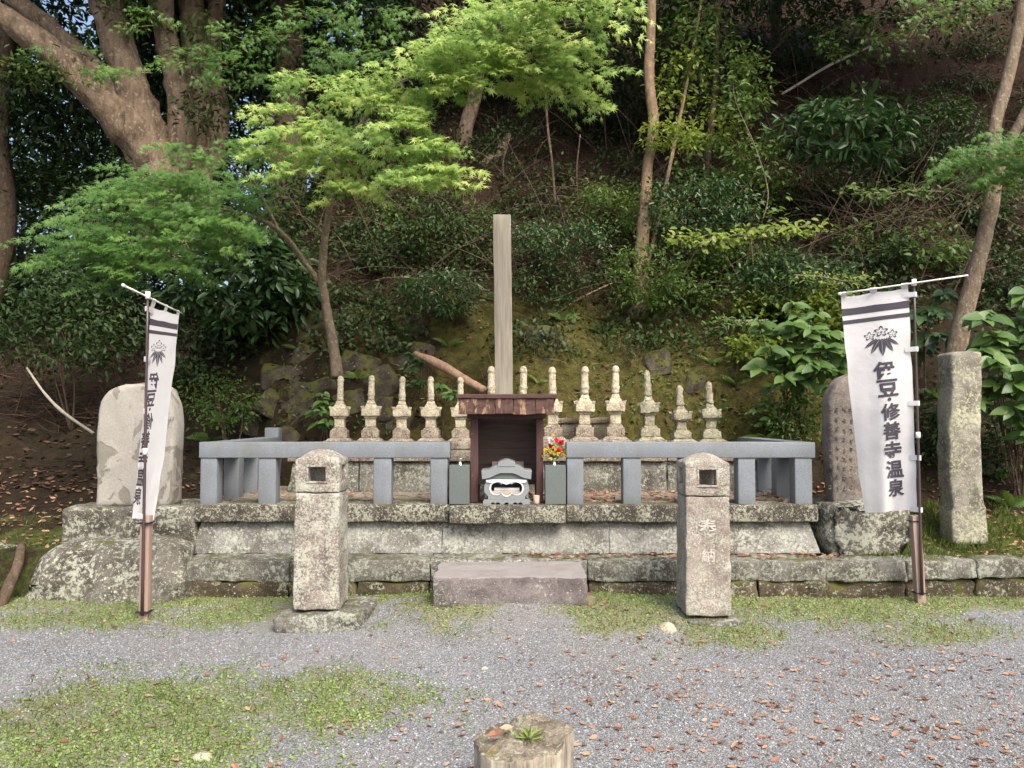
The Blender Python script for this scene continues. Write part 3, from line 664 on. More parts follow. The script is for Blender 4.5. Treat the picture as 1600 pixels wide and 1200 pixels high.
def pedestal(a, b, label):
    o = MB().add(*rbox(X(a, 7.02, 760), X(b, 7.02, 760), 7.02, 7.2, zd+.002, Z(727.5, 7.02), .003, 1, 0)).build('vase_stand', M['slate'], None)
    return tag(o, label, 'vase stand')
pedestal(702, 733.5, 'plain dark grey stone block between the left fence and the shrine, empty vase on top')
pedestal(852, 884, 'plain dark grey stone block right of the shrine, under the red flowers')
def vase(px, label):
    c = P(px, 727, 7.1); zb_ = Z(727.5, 7.02)+.001
    o = MB().add(*lathe((c.x, 7.1, zb_), [(.03, 0), (.03, .004), (.018, .012), (.014, .03), (.02, .045), (.033, .055), (.033, .058), (.012, .05)], 18)).build('flower_vase', M['metal'], None, True)
    return tag(o, label, 'vase')
vase(719, 'empty small metal vase on the left dark stone block')
vase(866, 'small metal vase holding the red, white and yellow flowers')
fl = thing('bouquet', 'bouquet of red and yellow flowers with one white bloom, right of the shrine', 'flowers', tuple(P(866, 715, 7.1)))
root_ = Vector(P(866, 719, 7.1))
def bloom(px, py, r, mat, dd=0.):
    c = P(px, py, 7.08+dd); n = 26
    d = norm(rv(n)); Pp = np.array(c)+d*r*.15
    o = leaves('bloom', Pp, d, rv(n), np.full(n, r), OVAL, M[mat], fl, wid=2.2)
    V, Fc = tube([root_, root_.lerp(c, .5)+Vector((0, 0, .01)), c], [.0022, .002, .0018], 5, 3); MB().add(V, Fc).build('stem', M['bark_dark'] if 0 else M['grass'], fl)
for a in ((862, 688, .035, 'whitepetal', -.02), (869, 688, .024, 'red', .02), (877, 691, .027, 'red', .0), (861, 696, .025, 'red', .01), (873, 704, .028, 'red', -.02), (865, 701, .018, 'red', 0)): bloom(*a)
for i in range(20):
    bloom(866+random.gauss(0, 9), 707+random.gauss(0, 6), .013, 'yellow', random.uniform(-.04, .04))
for a in ((864, 680), (855, 704), (852, 709), (884, 707), (886, 703), (851, 703)): bloom(*a, .013, 'yellow', 0)
n = 60; Pp = np.array(P(867, 704, 7.1))+rv(n, .035); leaves('foliage', Pp, rv(n)+np.array([0, 0, .6]), rv(n), .03+.02*rng.random(n), OVAL, M['clover'], fl)
c = P(838, 780, 7.0)
cup = MB().add(*lathe((c.x, 7.0, zd+.002), [(.024, 0), (.027, .02), (.028, .078), (.025, .08), (.023, .074), (.02, .02)], 20)).build('offering_cup', M['ash'], None, True)
tag(cup, 'small cream and rust coloured offering cup at the foot of the shrine post', 'cup')

# ------------------------------------------------------------------ memorial post
pw = MB().add(*rbox(X(774, 9.06, 500), X(802, 9.06, 500), 9.06, 9.24, .9, Z(335, 9.06), .006, .12, .004, 3, 2., lambda p: (p.x-.012*(p.z-1.5), p.y, p.z))).build('memorial_post', M['woodpost'], None, True)
tag(pw, 'tall square weathered grey wooden post rising behind the shrine', 'post')

# ------------------------------------------------------------------ towers
def tower(px, toppy, kind, label, seed):
    d = 8.55; x = P(px, 640, d).x; zt_ = Z(toppy, d); z0 = zu1+.001; total = zt_-z0
    t = thing('stone_tower', label, 'stone tower', (x, d, z0), 'row of small stone memorial towers')
    m1 = M['towerold'] if kind == 'old' else M['tower']; m2 = M['towerold'] if kind == 'old' else M['towerlow']
    k = 1.04 if kind != 'slim' else 1.; A = .012 if kind == 'old' else .006
    def sq(name, w0, w1, za, zb_, mat, r=.006, amp=A):
        h0, h1 = w0/2*k, w1/2*k
        wp = lambda p: (x+(p.x-x)*lerp(1, h1/h0, (p.z-za)/(zb_-za)), d+(p.y-d)*lerp(1, h1/h0, (p.z-za)/(zb_-za)), p.z)
        return MB().add(*rbox(x-h0, x+h0, d-h0, d+h0, za, zb_, r, .025, amp, 14, seed, wp)).build(name, mat, t, True)
    z = z0
    def nxt(name, w0, w1, h, mat, r=.006): 
        nonlocal z
        o = sq(name, w0, w1, z+.0005, z+h, mat, r); z += h; return o
    fin = total*(.33 if kind == 'old' else .34)
    s_ = (total-fin)/.56
    nxt('pedestal', .3, .33, .1*s_, m2, .02); nxt('lotus_base', .28, .2, .035*s_, m2, .012); nxt('base_block', .185, .185, .09*s_, m2); nxt('base_step', .16, .125, .03*s_, m2)
    nxt('body', .108, .108, .10*s_, m1); nxt('under_step', .125, .145, .028*s_, m1)
    zcap = z; ch = .085*s_
    nxt('cap', .19, .195, ch, m1)
    for sx in (-1, 1):
        for sy in (-1, 1):
            b = MB(); cx, cy = x+sx*.083*k, d+sy*.083*k; hh = .025*s_
            b.add(*rbox(cx-.018, cx+.018, cy-.018, cy+.018, zcap+ch-.004, zcap+ch+hh, .004, .02, A*.6, 14, seed, lambda p: (p.x+sx*.3*(p.z-zcap-ch), p.y+sy*.3*(p.z-zcap-ch), p.z))); b.build('corner_horn', m1, t, True)
    nxt('cap_step', .145, .1, .05*s_, m1); nxt('cap_step', .095, .07, .04*s_, m1)
    fr = .036 if kind == 'slim' else .043 if kind == 'full' else .04; f = max(.12, zt_-z)
    if kind == 'old':
        prof = [(fr*1.1, 0), (fr*1.2, f*.1), (fr, f*.2), (fr*1.05, f*.45), (fr*.85, f*.55), (fr*.95, f*.8), (fr*.6, f*.95), (.004, f)]
    else:
        prof = [(fr, 0), (fr, f*.12), (fr*.9, f*.15), (fr*1.08, f*.2), (fr*1.08, f*.27), (fr*.9, f*.31), (fr*.93, f*.52), (fr*.86, f*.54), (fr*.9, f*.72), (fr*.76, f*.75), (fr*1.0, f*.79), (fr*1.0, f*.85), (fr*.85, f*.88), (fr*.86, f*.92), (fr*.5, f*.98), (.004, f)]
    MB().add(*lathe((x, d, z), prof, 18, A*.7, 30)).build('finial', m1, t, True)
    return t
TW = [(531, 587, 'slim', 'slender pale stone tower at the left end of the row, beside the maple foot'),
      (579, 586, 'slim', 'slender pale stone tower second from the left end of the row'),
      (627, 588, 'slim', 'slender stone tower with greenish lichen on its finial, third from the left end'),
      (674, 588, 'slim', 'slender stone tower with reddish finial, fourth from the left end'),
      (720, 589, 'slim', 'slender stone tower half hidden by the left end of the shrine roof'),
      (767, 572, 'full', 'stone tower just left of the wooden post, only its finial above the roof'),
      (816, 572, 'full', 'stone tower just right of the wooden post, only its finial above the roof'),
      (864, 573, 'full', 'stone tower behind the right end of the shrine roof and the flowers'),
      (912, 572, 'full', 'thick pinkish stone tower, first one clear of the shrine on its right'),
      (961, 571, 'full', 'thick reddish-based stone tower, second one clear of the shrine on its right'),
      (1015, 578, 'old', 'moss-draped weathered stone tower with a ragged dark finial'),
      (1064, 601, 'old', 'short greenish stone tower with upturned cap corners and a stubby finial'),
      (1111, 596, 'old', 'weathered stone tower at the right end of the row with leaning finial')]
for i, a in enumerate(TW):
    t_ = tower(*a, i*2.3+1); k_ = .03 if a[2] == 'old' else .012
    t_.rotation_euler = (random.uniform(-k_, k_), random.choice((-1, 1))*random.uniform(.3*k_, k_)*1.6, random.uniform(-.12, .12))
bb = thing('stone_bench', 'flat brown stone slab on a mossy block between the thick towers', 'stone', tuple(P(912, 690, 8.85)))
MB().add(*rbox(X(868, 8.85, 660), X(952, 8.85, 660), 8.78, 8.93, Z(662, 8.85), Z(653, 8.85), .015, .04, .01)).build('top', M['towerlow'], bb, True)
for a, b in ((876, 900), (926, 946)): MB().add(*rbox(X(a, 8.85, 660), X(b, 8.85, 660), 8.8, 8.92, zu1+.001, Z(662.5, 8.85), .02, .04, .012)).build('block', M['towerold'], bb, True)

# ------------------------------------------------------------------ stone lantern posts
def glyph(ch, off=.02):
    cu = bpy.data.curves.new('temporary', 'FONT'); cu.body = ch; cu.size = 1; cu.resolution_u = 3; cu.offset = off
    t = bpy.data.objects.new('temporary', cu); COL.objects.link(t); bpy.context.view_layer.update(); m = t.to_mesh()
    V = [(v.co.x, v.co.y) for v in m.vertices]; Fc = [tuple(p.vertices) for p in m.polygons]
    t.to_mesh_clear(); bpy.data.objects.remove(t); bpy.data.curves.remove(cu)
    x0 = min(v[0] for v in V); x1 = max(v[0] for v in V); y0 = min(v[1] for v in V); y1 = max(v[1] for v in V)
    def split(V, Fc):
        V = list(V); cache = {}; out = []
        def mid(a, b):
            k = (min(a, b), max(a, b))
            if k not in cache: cache[k] = len(V); V.append(((V[a][0]+V[b][0])/2, (V[a][1]+V[b][1])/2))
            return cache[k]
        for f in Fc:
            for i in range(1, len(f)-1):
                a, b, c = f[0], f[i], f[i+1]; x, y, z = mid(a, b), mid(b, c), mid(c, a); out += [(a, x, z), (x, b, y), (z, y, c), (x, y, z)]
        return V, out
    V, Fc = split(*split(V, Fc))
    if ch == '・': return [((a-(x0+x1)/2), (b-(y0+y1)/2)) for a, b in V], Fc
    s = 1/max(x1-x0, y1-y0); return [((a-(x0+x1)/2)*s, (b-(y0+y1)/2)*s) for a, b in V], Fc
def lantern(cx, yf, zb_, mat, label, chars, seed, baseh, hpx):
    t = thing('stone_lantern', label, 'stone lantern', (cx, yf+.165, zb_)); hw = .163; yc = yf+hw
    ztop = Z(702 if hpx == 0 else hpx, yf+.1); zh = Z(768 if hpx == 0 else 774, yf)
    tp = lambda p: (cx+(p.x-cx)*(1.05-.05*(p.z-zb_)/(zh-zb_)), yc+(p.y-yc)*(1.05-.05*(p.z-zb_)/(zh-zb_)), p.z)
    hx = .8*hw*.42
    # shaft with a sunk inscription panel: the front skin is pushed in
    pz0, pz1 = lerp(zb_, zh, .36 if chars == 0 else .12), Z(812 if hpx == 0 else 816, yf)
    def sh_w(p):
        q_ = tp(p); x_, y_, z_ = q_
        if y_ < yf+.02 and abs(x_-cx) < .062 and pz0 < z_ < pz1: y_ += .011
        return (x_, y_, z_)
    MB().add(*rbox(cx-hw, cx+hw, yf, yf+2*hw, zb_, zh-.012, .012, .022, .008, 9, seed, sh_w, 60)).build('shaft', mat, t, True)
    hh = hw+.004; wz0, wz1 = Z(753 if hpx == 0 else 759, yf), Z(729 if hpx == 0 else 733, yf); ww = .068
    b = MB(); A = .006
    b.add(*rbox(cx-hh, cx+hh, yf-.004, yf+2*hh-.004, zh-.006, wz0, .01, .022, A, 9, seed))
    for sx in (-1, 1):
        for sy in (-1, 1):
            xa, xb = (cx-hh, cx-ww) if sx < 0 else (cx+ww, cx+hh); ya, yb = (yf-.004, yc-ww) if sy < 0 else (yc+ww, yf+2*hh-.004)
            b.add(*rbox(xa, xb, ya, yb, wz0-.012, wz1+.012, .01, .022, A, 9, seed))
    zs = lerp(wz1, ztop, .42)
    dome = lambda p: (p.x, p.y, p.z+(ztop-zs)*max(0, 1-((p.x-cx)/hh)**2)*max(0, 1-.85*((p.y-yc)/hh)**2)*sm(wz1+.012, zs, p.z))
    b.add(*rbox(cx-hh, cx+hh, yf-.004, yf+2*hh-.004, wz1, zs, .014, .022, A, 9, seed, dome))
    b.add(*rbox(cx-ww-.004, cx+ww+.004, yc+.03, yc+.06, wz0-.01, wz1+.01, .004, .03, .004, 9, seed))
    b.build('firebox', mat, t, True)
    b = MB()
    for x0_, x1_, z0_, z1_ in ((cx-ww-.012, cx+ww+.012, wz1-.004, wz1+.01), (cx-ww-.012, cx+ww+.012, wz0-.01, wz0+.004), (cx-ww-.012, cx-ww+.003, wz0+.0045, wz1-.0045), (cx+ww-.003, cx+ww+.012, wz0+.0045, wz1-.0045)):
        b.add(*rbox(x0_, x1_, yf-.012, yf+.02, z0_, z1_, .003, .03, .002, 20, seed))
    b.build('window_frame', mat, t, True)
    if chars:
        for ch, py, sz in chars:
            V, Fc = glyph(ch, .012); c = P(800, py, yf)
            MB().add([(cx+a*sz, yf+.0015, c.z+b_*sz) for k, (a, b_) in enumerate(V)], Fc).build('inscription', M['carve'], t)
    return t
s = MT('chalky_carved_lines'); M['carve'] = s.out(s.mix(s.ramp(s.noise(60, 5, .7), (.4, 0.), (.6, 1.)), (.40, .365, .325), (.54, .51, .46)), .9)
lantern(X(494, 5.9, 900), 5.9, .115, M['lantern'], 'reddish stone lantern post with white lichen blotches, on a mossy slab at left', [('奉', 823, .1)], 3., .115, 0)
lantern(X(1107, 5.93, 900), 5.93, .06, M['lantern_pale'], 'pale pinkish stone lantern post with carved characters, right of the step', [('奉', 824, .13), ('納', 868, .1)], 8., .06, 708)
o = boulder('base_slab', X(428, 5.72, 970), X(566, 5.72, 970), 5.72, 6.33, -.05, .11, M['curb'], 'irregular mossy slab under the left lantern post', 'slab', .035, .03, lambda p: (p.x+.06*(p.y-6)*1., p.y+.06*(p.x+1.4), p.z))
boulder('base_slab', X(1076, 5.83, 960), X(1160, 5.83, 960), 5.83, 6.3, -.05, .055, M['curb'], 'low half-buried slab under the right lantern post', 'slab', .02, .025)
def rock(px, py, w_, h_, mat, label, d=None):
    x, y = GP(px, py); z = H(x, y); b = MB(); V, Fc = lathe((0, 0, 0), [(w_*math.sin(R(a)), -h_*math.cos(R(a))) for a in range(6, 180, 16)], 14)
    c = Vector((x, y, z)); V = [Vector(v)*(1+.3*fbm(Vector(v)+c*5, 9))+c for v in V]
    o = b.add(V, Fc).build('loose_stone', mat, None); tag(o, label, 'stone'); return o
rock(1043, 984, .062, .045, M['white'] if 0 else M['tower'], 'pale pinkish loose stone in the clover near the right lantern post')
rock(757, 1030, .022, .018, M['tower'], 'small yellowish pebble alone on the gravel')
rock(317, 1165, .04, .02, M['tower'], 'flat whitish stone in the weeds at lower left')

# ------------------------------------------------------------------ banners
def banner(label, edgeL, edgeR, dL, dR, us, mirror, cw, poleT, poleB, pd, bar, tabs, loopv, clipv=None):
    b0 = P(*poleB, pd)
    t = thing('banner', label, 'banner', (b0.x, b0.y, max(0, b0.z)))
    def edge(E, Dp, v):
        v = max(0, min(1, v)); n = len(E)-1; k = min(n-1, int(v*n)); f_ = v*n-k
        pts = [P(a, b, d_) for (a, b), d_ in zip(E, Dp)]
        if n >= 3:
            pp = [pts[0]*2-pts[1]]+pts+[pts[-1]*2-pts[-2]]; a, b, c, d_ = pp[k:k+4]
            return .5*((2*b)+(c-a)*f_+(2*a-5*b+4*c-d_)*f_*f_+(3*b-a-3*c+d_)*f_**3)
        return pts[k].lerp(pts[k+1], f_)
    def S(u, v, off=0.):
        a = edge(edgeL, dL, v); c = edge(edgeR, dR, v); p = a.lerp(c, u)
        p.y += .006*math.sin((u*.8+v*4.)*9)*math.sin(u*3.1+v*6)+.022*math.sin(u*6.5+v*3.)*(.4+v)*(1 if not mirror else .6)+.007*math.sin(u*17+v*5)*v+.006*math.sin(u*3+v*17)
        if v < .09: p.z -= (.012*math.sin(math.pi*((u*2) % 1)))*(1-v/.09)
        p.y -= off; return p
    NU, NV = 28, 90; V = [S(i/NU, j/NV) for j in range(NV+1) for i in range(NU+1)]
    Fc = [(j*(NU+1)+i, j*(NU+1)+i+1, (j+1)*(NU+1)+i+1, (j+1)*(NU+1)+i) for j in range(NV) for i in range(NU)]
    cloth = MB().add(V, Fc).build('cloth', M['cloth'], t, True)
    for v0, v1 in ((.058, .091), (.113, .131)):
        V = [S(i/NU, lerp(v0, v1, j/2), .003) for j in range(3) for i in range(NU+1)]
        o = MB().add(V, [(j*(NU+1)+i, j*(NU+1)+i+1, (j+1)*(NU+1)+i+1, (j+1)*(NU+1)+i) for j in range(2) for i in range(NU)]).build('stripe', M['ink'], cloth, True); o.matrix_parent_inverse = Matrix()
    mx = -1 if mirror else 1
    ch = cw/.34*.083
    # lettering
    for c_, v, u in zip('伊豆・修善寺温泉', (.358, .44, .492, .548, .635, .725, .81, .895), us[1:]):
        Vg, Fg = glyph(c_, .028)
        sz = 1. if c_ != '・' else .75
        o = MB().add([S(u+mx*a*cw*sz, v-b*.083*sz, .005) for a, b in Vg], Fg).build('lettering', M['ink'], cloth); o.matrix_parent_inverse = Matrix()
    # crest: five bamboo leaves under three gentian flowers
    b = MB(); cu, cv = us[0], .222
    def put(pl, closed=True): return [S(cu+mx*a*cw*1.55, cv-b_*.125, .004) for a, b_ in pl]
    def lens(x0, y0, ang, L, W, split=.09):
        dx, dy = math.sin(R(ang)), -math.cos(R(ang)); nx, ny = -dy, dx
        for sgn in (-1, 1):
            pts = []; n = 9
            for i in range(n+1):
                tt = i/n; wdt = W*math.sin(math.pi*min(1, tt**.8))**.8
                pts.append((tt, wdt))
            inner = [(x0+dx*L*tt+nx*sgn*W*split*(1 if .04 < tt < .97 else 0), y0+dy*L*tt+ny*sgn*W*split*(1 if .04 < tt < .97 else 0)) for tt, _ in pts]
            outer_ = [(x0+dx*L*tt+nx*sgn*max(wd, W*split), y0+dy*L*tt+ny*sgn*max(wd, W*split)) for tt, wd in pts]
            V = put(inner+outer_); b.add(V, [(i, i+1, n+2+i, n+1+i) for i in range(n)])
    lens(0, .06, 0, .62, .1); lens(-.06, .06, -27, .56, .075); lens(.06, .06, 27, .56, .075); lens(-.12, .07, -52, .47, .06); lens(.12, .07, 52, .47, .06)
    def flower(x0, y0, r, n=5, th=.26):
        oo = []; ii = []; K = 60
        for i in range(K):
            a = 2*math.pi*i/K; m = abs(math.cos(n*a/2)); rr = r*(.48+.52*m**1.6)
            oo.append((x0+rr*math.sin(a), y0+rr*math.cos(a))); ii.append((x0+rr*(1-th)*math.sin(a), y0+rr*(1-th)*math.cos(a)))
        V = put(oo+ii); b.add(V, [(i, (i+1) % K, K+(i+1) % K, K+i) for i in range(K)])
        V = put([(x0+r*.2*math.sin(2*math.pi*i/10), y0-.12*r+r*.1*math.cos(2*math.pi*i/10)) for i in range(10)]); b.add(V, [tuple(range(10))])
    flower(0, .32, .2); flower(-.32, .19, .16); flower(.32, .19, .16)
    o = b.build('crest', M['ink'], cloth); o.matrix_parent_inverse = Matrix()
    # pole in sections, tee cap, cross bar, loops
    pt, pb = P(*poleT, pd), P(*poleB, pd)
    MB().add(*tube([pb, pt], [.0125, .0095], 10, 8)).build('pole', M['pole'], t, True)
    MB().add(*tube([pt-Vector((0, 0, .02)), pt+Vector((0, 0, .035))], [.019, .019], 12, 2)).build('pole_cap', M['plastic'], t, True)
    mid = pb.lerp(pt, .5); MB().add(*tube([mid, mid+Vector((0, 0, .05))], [.018, .017], 12, 2)).build('pole_joint', M['plastic'], t, True)
    bl, br = P(*bar[0]), P(*bar[1])
    MB().add(*tube([bl, br], [.0075, .006], 8, 4)).build('cross_bar', M['plastic'], t, True)
    for e in (bl,):
        MB().add(*tube([e-(br-bl).normalized()*.012, e+(br-bl).normalized()*.012], [.012, .012], 8, 2)).build('bar_tip', M['plastic'], t, True)
    def on_bar(p):      # nearest point of the bar
        dv = br-bl; k = (Vector(p)-bl).dot(dv)/dv.dot(dv); return bl+dv*max(0, min(1, k))
    for u in tabs:
        a, c = S(u-.045, .004), S(u+.045, .004); ta, tc = on_bar(a), on_bar(c); V = []
        for k, oy in ((0, -.011), (1, .011)):
            V += [a+Vector((0, 0, 0)), c, tc+Vector((0, oy, .0)), ta+Vector((0, oy, .0))]
        V += [ta+Vector((0, 0, .012)), tc+Vector((0, 0, .012))]
        MB().add(V, [(0, 1, 2, 3), (4, 7, 6, 5), (3, 2, 9, 8), (8, 9, 6, 7)]).build('top_tab', M['cloth'], t)
    eE, eD, uu = (edgeR, dR, 1) if not mirror else (edgeL, dL, 0)
    for v in loopv:
        e = S(uu-(.1 if not mirror else -.1), v); k = (pt.z-e.z)/(pt.z-pb.z); pp = pt.lerp(pb, k); h_ = .02
        dirx = 1 if not mirror else -1; far = pp+Vector((dirx*.022, 0, 0)); V = []
        for zz in (-h_, h_): V += [e+Vector((0, -.004, zz)), pp+Vector((0, -.017, zz)), far+Vector((0, 0, zz)), pp+Vector((0, .017, zz)), e+Vector((0, .006, zz))]
        MB().add(V, [(i, i+1, i+6, i+5) for i in range(4)]).build('side_loop', M['cloth'], t)
    return t
banner('white town banner facing us at the right, bamboo crest and black vertical characters', [(1314, 463), (1322, 548), (1332, 633), (1341, 717), (1351, 801)], [(1419, 449), (1424, 536), (1429, 622), (1432, 709), (1433, 797)],
       [6.72, 6.68, 6.66, 6.7, 6.72], [6.45, 6.43, 6.42, 6.43, 6.44], (.546, .553, .58, .585, .596, .598, .606, .617, .628), False, .34,
       (1428, 443), (1441, 930), 6.42, ((1312, 459, 6.7), (1513, 430, 6.2)), (.045, .5, .955), (.03, .275, .52, .765, .995))
banner('white town banner seen edge-on from behind at the left, characters mirrored', [(234, 478), (231, 560), (223, 643), (215, 726), (207, 810)], [(280, 491), (273, 560), (263, 640), (253, 726), (240, 813)],
       [6.14, 6.12, 6.08, 6.06, 6.05], [6.65, 6.6, 6.5, 6.4, 6.3], (.37, .3, .25, .27, .28, .24, .22, .2, .17), True, .4,
       (231, 463), (222, 962), 6.02, ((193, 446, 5.68), (283, 489, 6.68)), (.06, .5, .95), (.02, .26, .5, .75, .985))
def stake(a, b, py0, py1, d, label):
    t = thing('wooden_stake', label, 'stake', tuple(P((a+b)/2, py1, d)))
    z1, z0 = Z(py0, d), Z(py1, d); xa, xb = P(a, py1, d).x, P(b, py1, d).x
    MB().add(*rbox(xa, xb, d, d+(xb-xa), z0-.1, z1, .003, .15, .002, 6, 1., lambda p: (p.x+(P(a+(3 if a < 800 else -8), py0, d).x-P(a, py1, d).x)*(p.z-z0)/(z1-z0), p.y, p.z))).build('post', M['stake'], t, True)
    for f_ in (.06, .93):
        z = lerp(z0, z1, f_); sx = (P(a+(3 if a < 800 else -8), py0, d).x-P(a, py1, d).x)*f_
        MB().add(*rbox(xa+sx-.014, xb+sx+.016, d-.026 if a < 800 else d-.004, d+(xb-xa)+.004, z-.005, z+.005, .002, 1, 0)).build('cable_tie', M['black'], t)
stake(216, 230, 806, 966, 6.04, 'reddish square wooden stake that props the left banner pole')
stake(1434, 1447, 806, 935, 6.44, 'pinkish square wooden stake that props the right banner pole')

# ------------------------------------------------------------------ stump in front
def stump():
    c = P(815, 1150, 3.33); zt_ = .215; cx, cy = c.x, 3.33; rad = .2; S_ = 64; t = thing('tree_stump', 'weathered grey tree stump with moss and a grass tuft at the bottom edge', 'tree stump', (cx, cy, -.02))
    def rr(a, z): return rad*(1+.05*math.sin(a*3+1)+.035*math.sin(a*7)+.03*fbm((math.cos(a)*4, math.sin(a)*4, z*1.5), 2.2)+.012*math.sin(a*31))+(.05*max(0, .12-z))
    def tz(a, f): x, y = math.cos(a)*f, math.sin(a)*f; return zt_+.03*sm(.25, .55, x*.8+y*.5)-.02*sm(-.1, -.7, x)+.016*fbm((x*3, y*3, 2), 2)
    V = []; Fc = []; zz = [-.1, -.02, .04, .1, .15, .19]
    for z in zz:
        for k in range(S_): a = 2*math.pi*k/S_; r_ = rr(a, z); V.append((cx+r_*math.cos(a), cy+r_*math.sin(a), z))
    for f, dz in ((1, -.006), (.97, .0), (.85, -.004), (.65, 0), (.45, 0), (.22, 0)):
        for k in range(S_): a = 2*math.pi*k/S_; r_ = rr(a, .2)*f; V.append((cx+r_*math.cos(a), cy+r_*math.sin(a), tz(a, f)+dz))
    n = len(zz)+6
    for i in range(n-1):
        mi = 0 if i < len(zz) else 1
        for k in range(S_): k2 = (k+1) % S_; Fc.append((i*S_+k, i*S_+k2, (i+1)*S_+k2, (i+1)*S_+k))
    b = MB(); b.add(V, Fc+[tuple((n-1)*S_+k for k in range(S_))]); b.m = [0]*(S_*len(zz))+[1]*(len(b.f)-S_*len(zz))
    s = MT('stump_side_wood'); co = s.scl((1, 1, .12)); sd_ = s.mix(s.ramp(s.noise(42, 7, .65, .4, co=co), (.34, 0.), (.66, 1.)), (.13, .105, .075), (.42, .38, .31))
    m1 = s.out(s.mix(s.ramp(s.noise(9, 6, .6), (.55, 0.), (.7, .7)), sd_, (.5, .48, .38)), .9, s.noise(50, 6, .6, co=co), .8, .012)
    m2 = lichen('stump_top_wood', (.26, .22, .16), (.40, .36, .28), dark=(.08, .06, .04), lich=(.5, .48, .4), la=.5, ls=24, da=.4, moss=.1, mosscol=(.12, .11, .03), pat=6)
    b.build('wood', [m1, m2], t, True)
    n = 46; a0 = np.array((cx+.03, cy-.01, zt_+.0)); Pp = a0+rv(n, .012)*np.array([1, 1, 0]); D = norm(rv(n)*np.array([1, 1, .2])+np.array([0, 0, .55]))
    leaves('grass_tuft', Pp, D, rv(n), .045+.03*rng.random(n), OVAL, M['clover'], t, wid=.28)
stump()
def dead_leaf_mesh():
    me = bpy.data.meshes.new('fallen_leaf'); me.from_pydata([tuple(v) for v in CURL[0]-np.array([0, .5, 0])], [], [tuple(int(i) for i in f) for f in CURL[1]]); me.materials.append(M['deadobj']); return me
DLM = dead_leaf_mesh()
def put_leaf(x, y, z, s_, lab, grp):
    o = link('fallen_leaf', DLM); o.location = (x, y, z); o.scale = (s_*random.uniform(.8, 1.3), s_, s_*random.uniform(.6, 1.3)); o.rotation_euler = (random.gauss(0, .22), random.gauss(0, .3), random.uniform(0, 6.28))
    tag(o, lab, 'fallen leaf', grp); return o
put_leaf(P(774, 1145, 3.3).x, 3.31, .235, .07, 'reddish fallen leaf flat on the left of the stump top', None)
put_leaf(P(791, 1135, 3.4).x, 3.36, .24, .06, 'reddish fallen leaf propped up near the middle of the stump top', None)

# ------------------------------------------------------------------ gravel stones, ground cover, fallen leaves
def pebbles(n):
    y = 2.9+3.55*rng.random(n)**.9; x = (rng.random(n)*2-1)*(.68*y+.3)
    keep = np.array([rng.random() > cover(a, b)*.9 for a, b in zip(x, y)]) & ~((np.abs(x-X(494, 5.9)) < .4) & (y > 5.7)); x, y = x[keep], y[keep]; n = len(x)
    z = np.array([H(a, b) for a, b in zip(x, y)]); s_ = .0035+.0045*rng.random(n)**2
    o8 = np.array([(1, 0, 0), (0, 1, 0), (-1, 0, 0), (0, -1, 0), (0, 0, 1)], float); V = o8[None]*(s_[:, None, None]*(.7+.7*rng.random((n, 5, 1)))); V[:, :, 2] *= .8
    a = rng.random(n)*6.28; ca, sa = np.cos(a)[:, None], np.sin(a)[:, None]; vx = V[:, :, 0]*ca-V[:, :, 1]*sa; vy = V[:, :, 0]*sa+V[:, :, 1]*ca
    V = np.stack([vx+x[:, None], vy+y[:, None], V[:, :, 2]+z[:, None]+.001], 2).reshape(-1, 3)
    tf = np.array([(0, 1, 4), (1, 2, 4), (2, 3, 4), (3, 0, 4)]); Fq = (tf[None]+(np.arange(n)*5)[:, None, None]).reshape(-1, 3)
    me = bpy.data.meshes.new('gravel'); me.vertices.add(len(V)); me.vertices.foreach_set('co', V.ravel().astype(np.float32)); me.loops.add(Fq.size); me.loops.foreach_set('vertex_index', Fq.ravel().astype(np.int32))
    me.polygons.add(len(Fq)); me.polygons.foreach_set('loop_start', (np.arange(len(Fq))*3).astype(np.int32)); me.update(calc_edges=True)
    at = me.attributes.new('tint', 'FLOAT', 'POINT'); at.data.foreach_set('value', np.repeat(rng.random(n), 5).astype(np.float32))
    s = MT('gravel_stones'); m = s.out(s.ramp(s.attr('tint'), (0., (.11, .115, .12)), (.5, (.19, .202, .217)), (.9, (.27, .285, .30)), (1., (.40, .41, .415))), .8); me.materials.append(m)
    return tag(link('gravel', me), 'loose grey crushed gravel', kind='stuff')
pebbles(120000)
def cover_plants(n):
    y = 2.9+3.78*rng.random(n)**.85; x = (rng.random(n)*2-1)*(.7*y+.3)
    c = np.array([cover(a, b) for a, b in zip(x, y)]); k = (rng.random(n) < c**1.25*.55) & ~((x > -1.85) & (x < -1.15) & (y > 5.75) & (y < 6.3)) & ~((np.abs(x-.02) < .62) & (y > 6.08)); x, y, c = x[k], y[k], c[k]
    z = np.array([H(a, b) for a, b in zip(x, y)]); n = len(x); Pp = np.stack([x, y, z+.002+.007*rng.random(n)], 1)
    D = rv(n)*np.array([1, 1, .25])+np.array([0, 0, .2]); Nn = np.array([0, -.3, 1])+rv(n, .35)
    t = np.clip(.5+.5*np.array([fbm((a, b, 5), 1.1) for a, b in zip(x, y)])+rng.normal(0, .2, n), 0, 1)
    o = leaves('ground_cover', Pp, D, Nn, .009+.013*rng.random(n)**1.5, DIAM, M['clover'], None, t, 1.5); tag(o, 'low clover and weeds creeping over the gravel', kind='stuff')
    m = n//5; i = rng.integers(0, n, m); D = rv(m)*np.array([1, 1, 0])*.5+np.array([0, 0, 1.])
    o = leaves('grass', Pp[i], D, rv(m), .02+.03*rng.random(m), DIAM, M['grass'], None, None, .22); tag(o, 'short grass blades among the clover', kind='stuff')
cover_plants(230000)
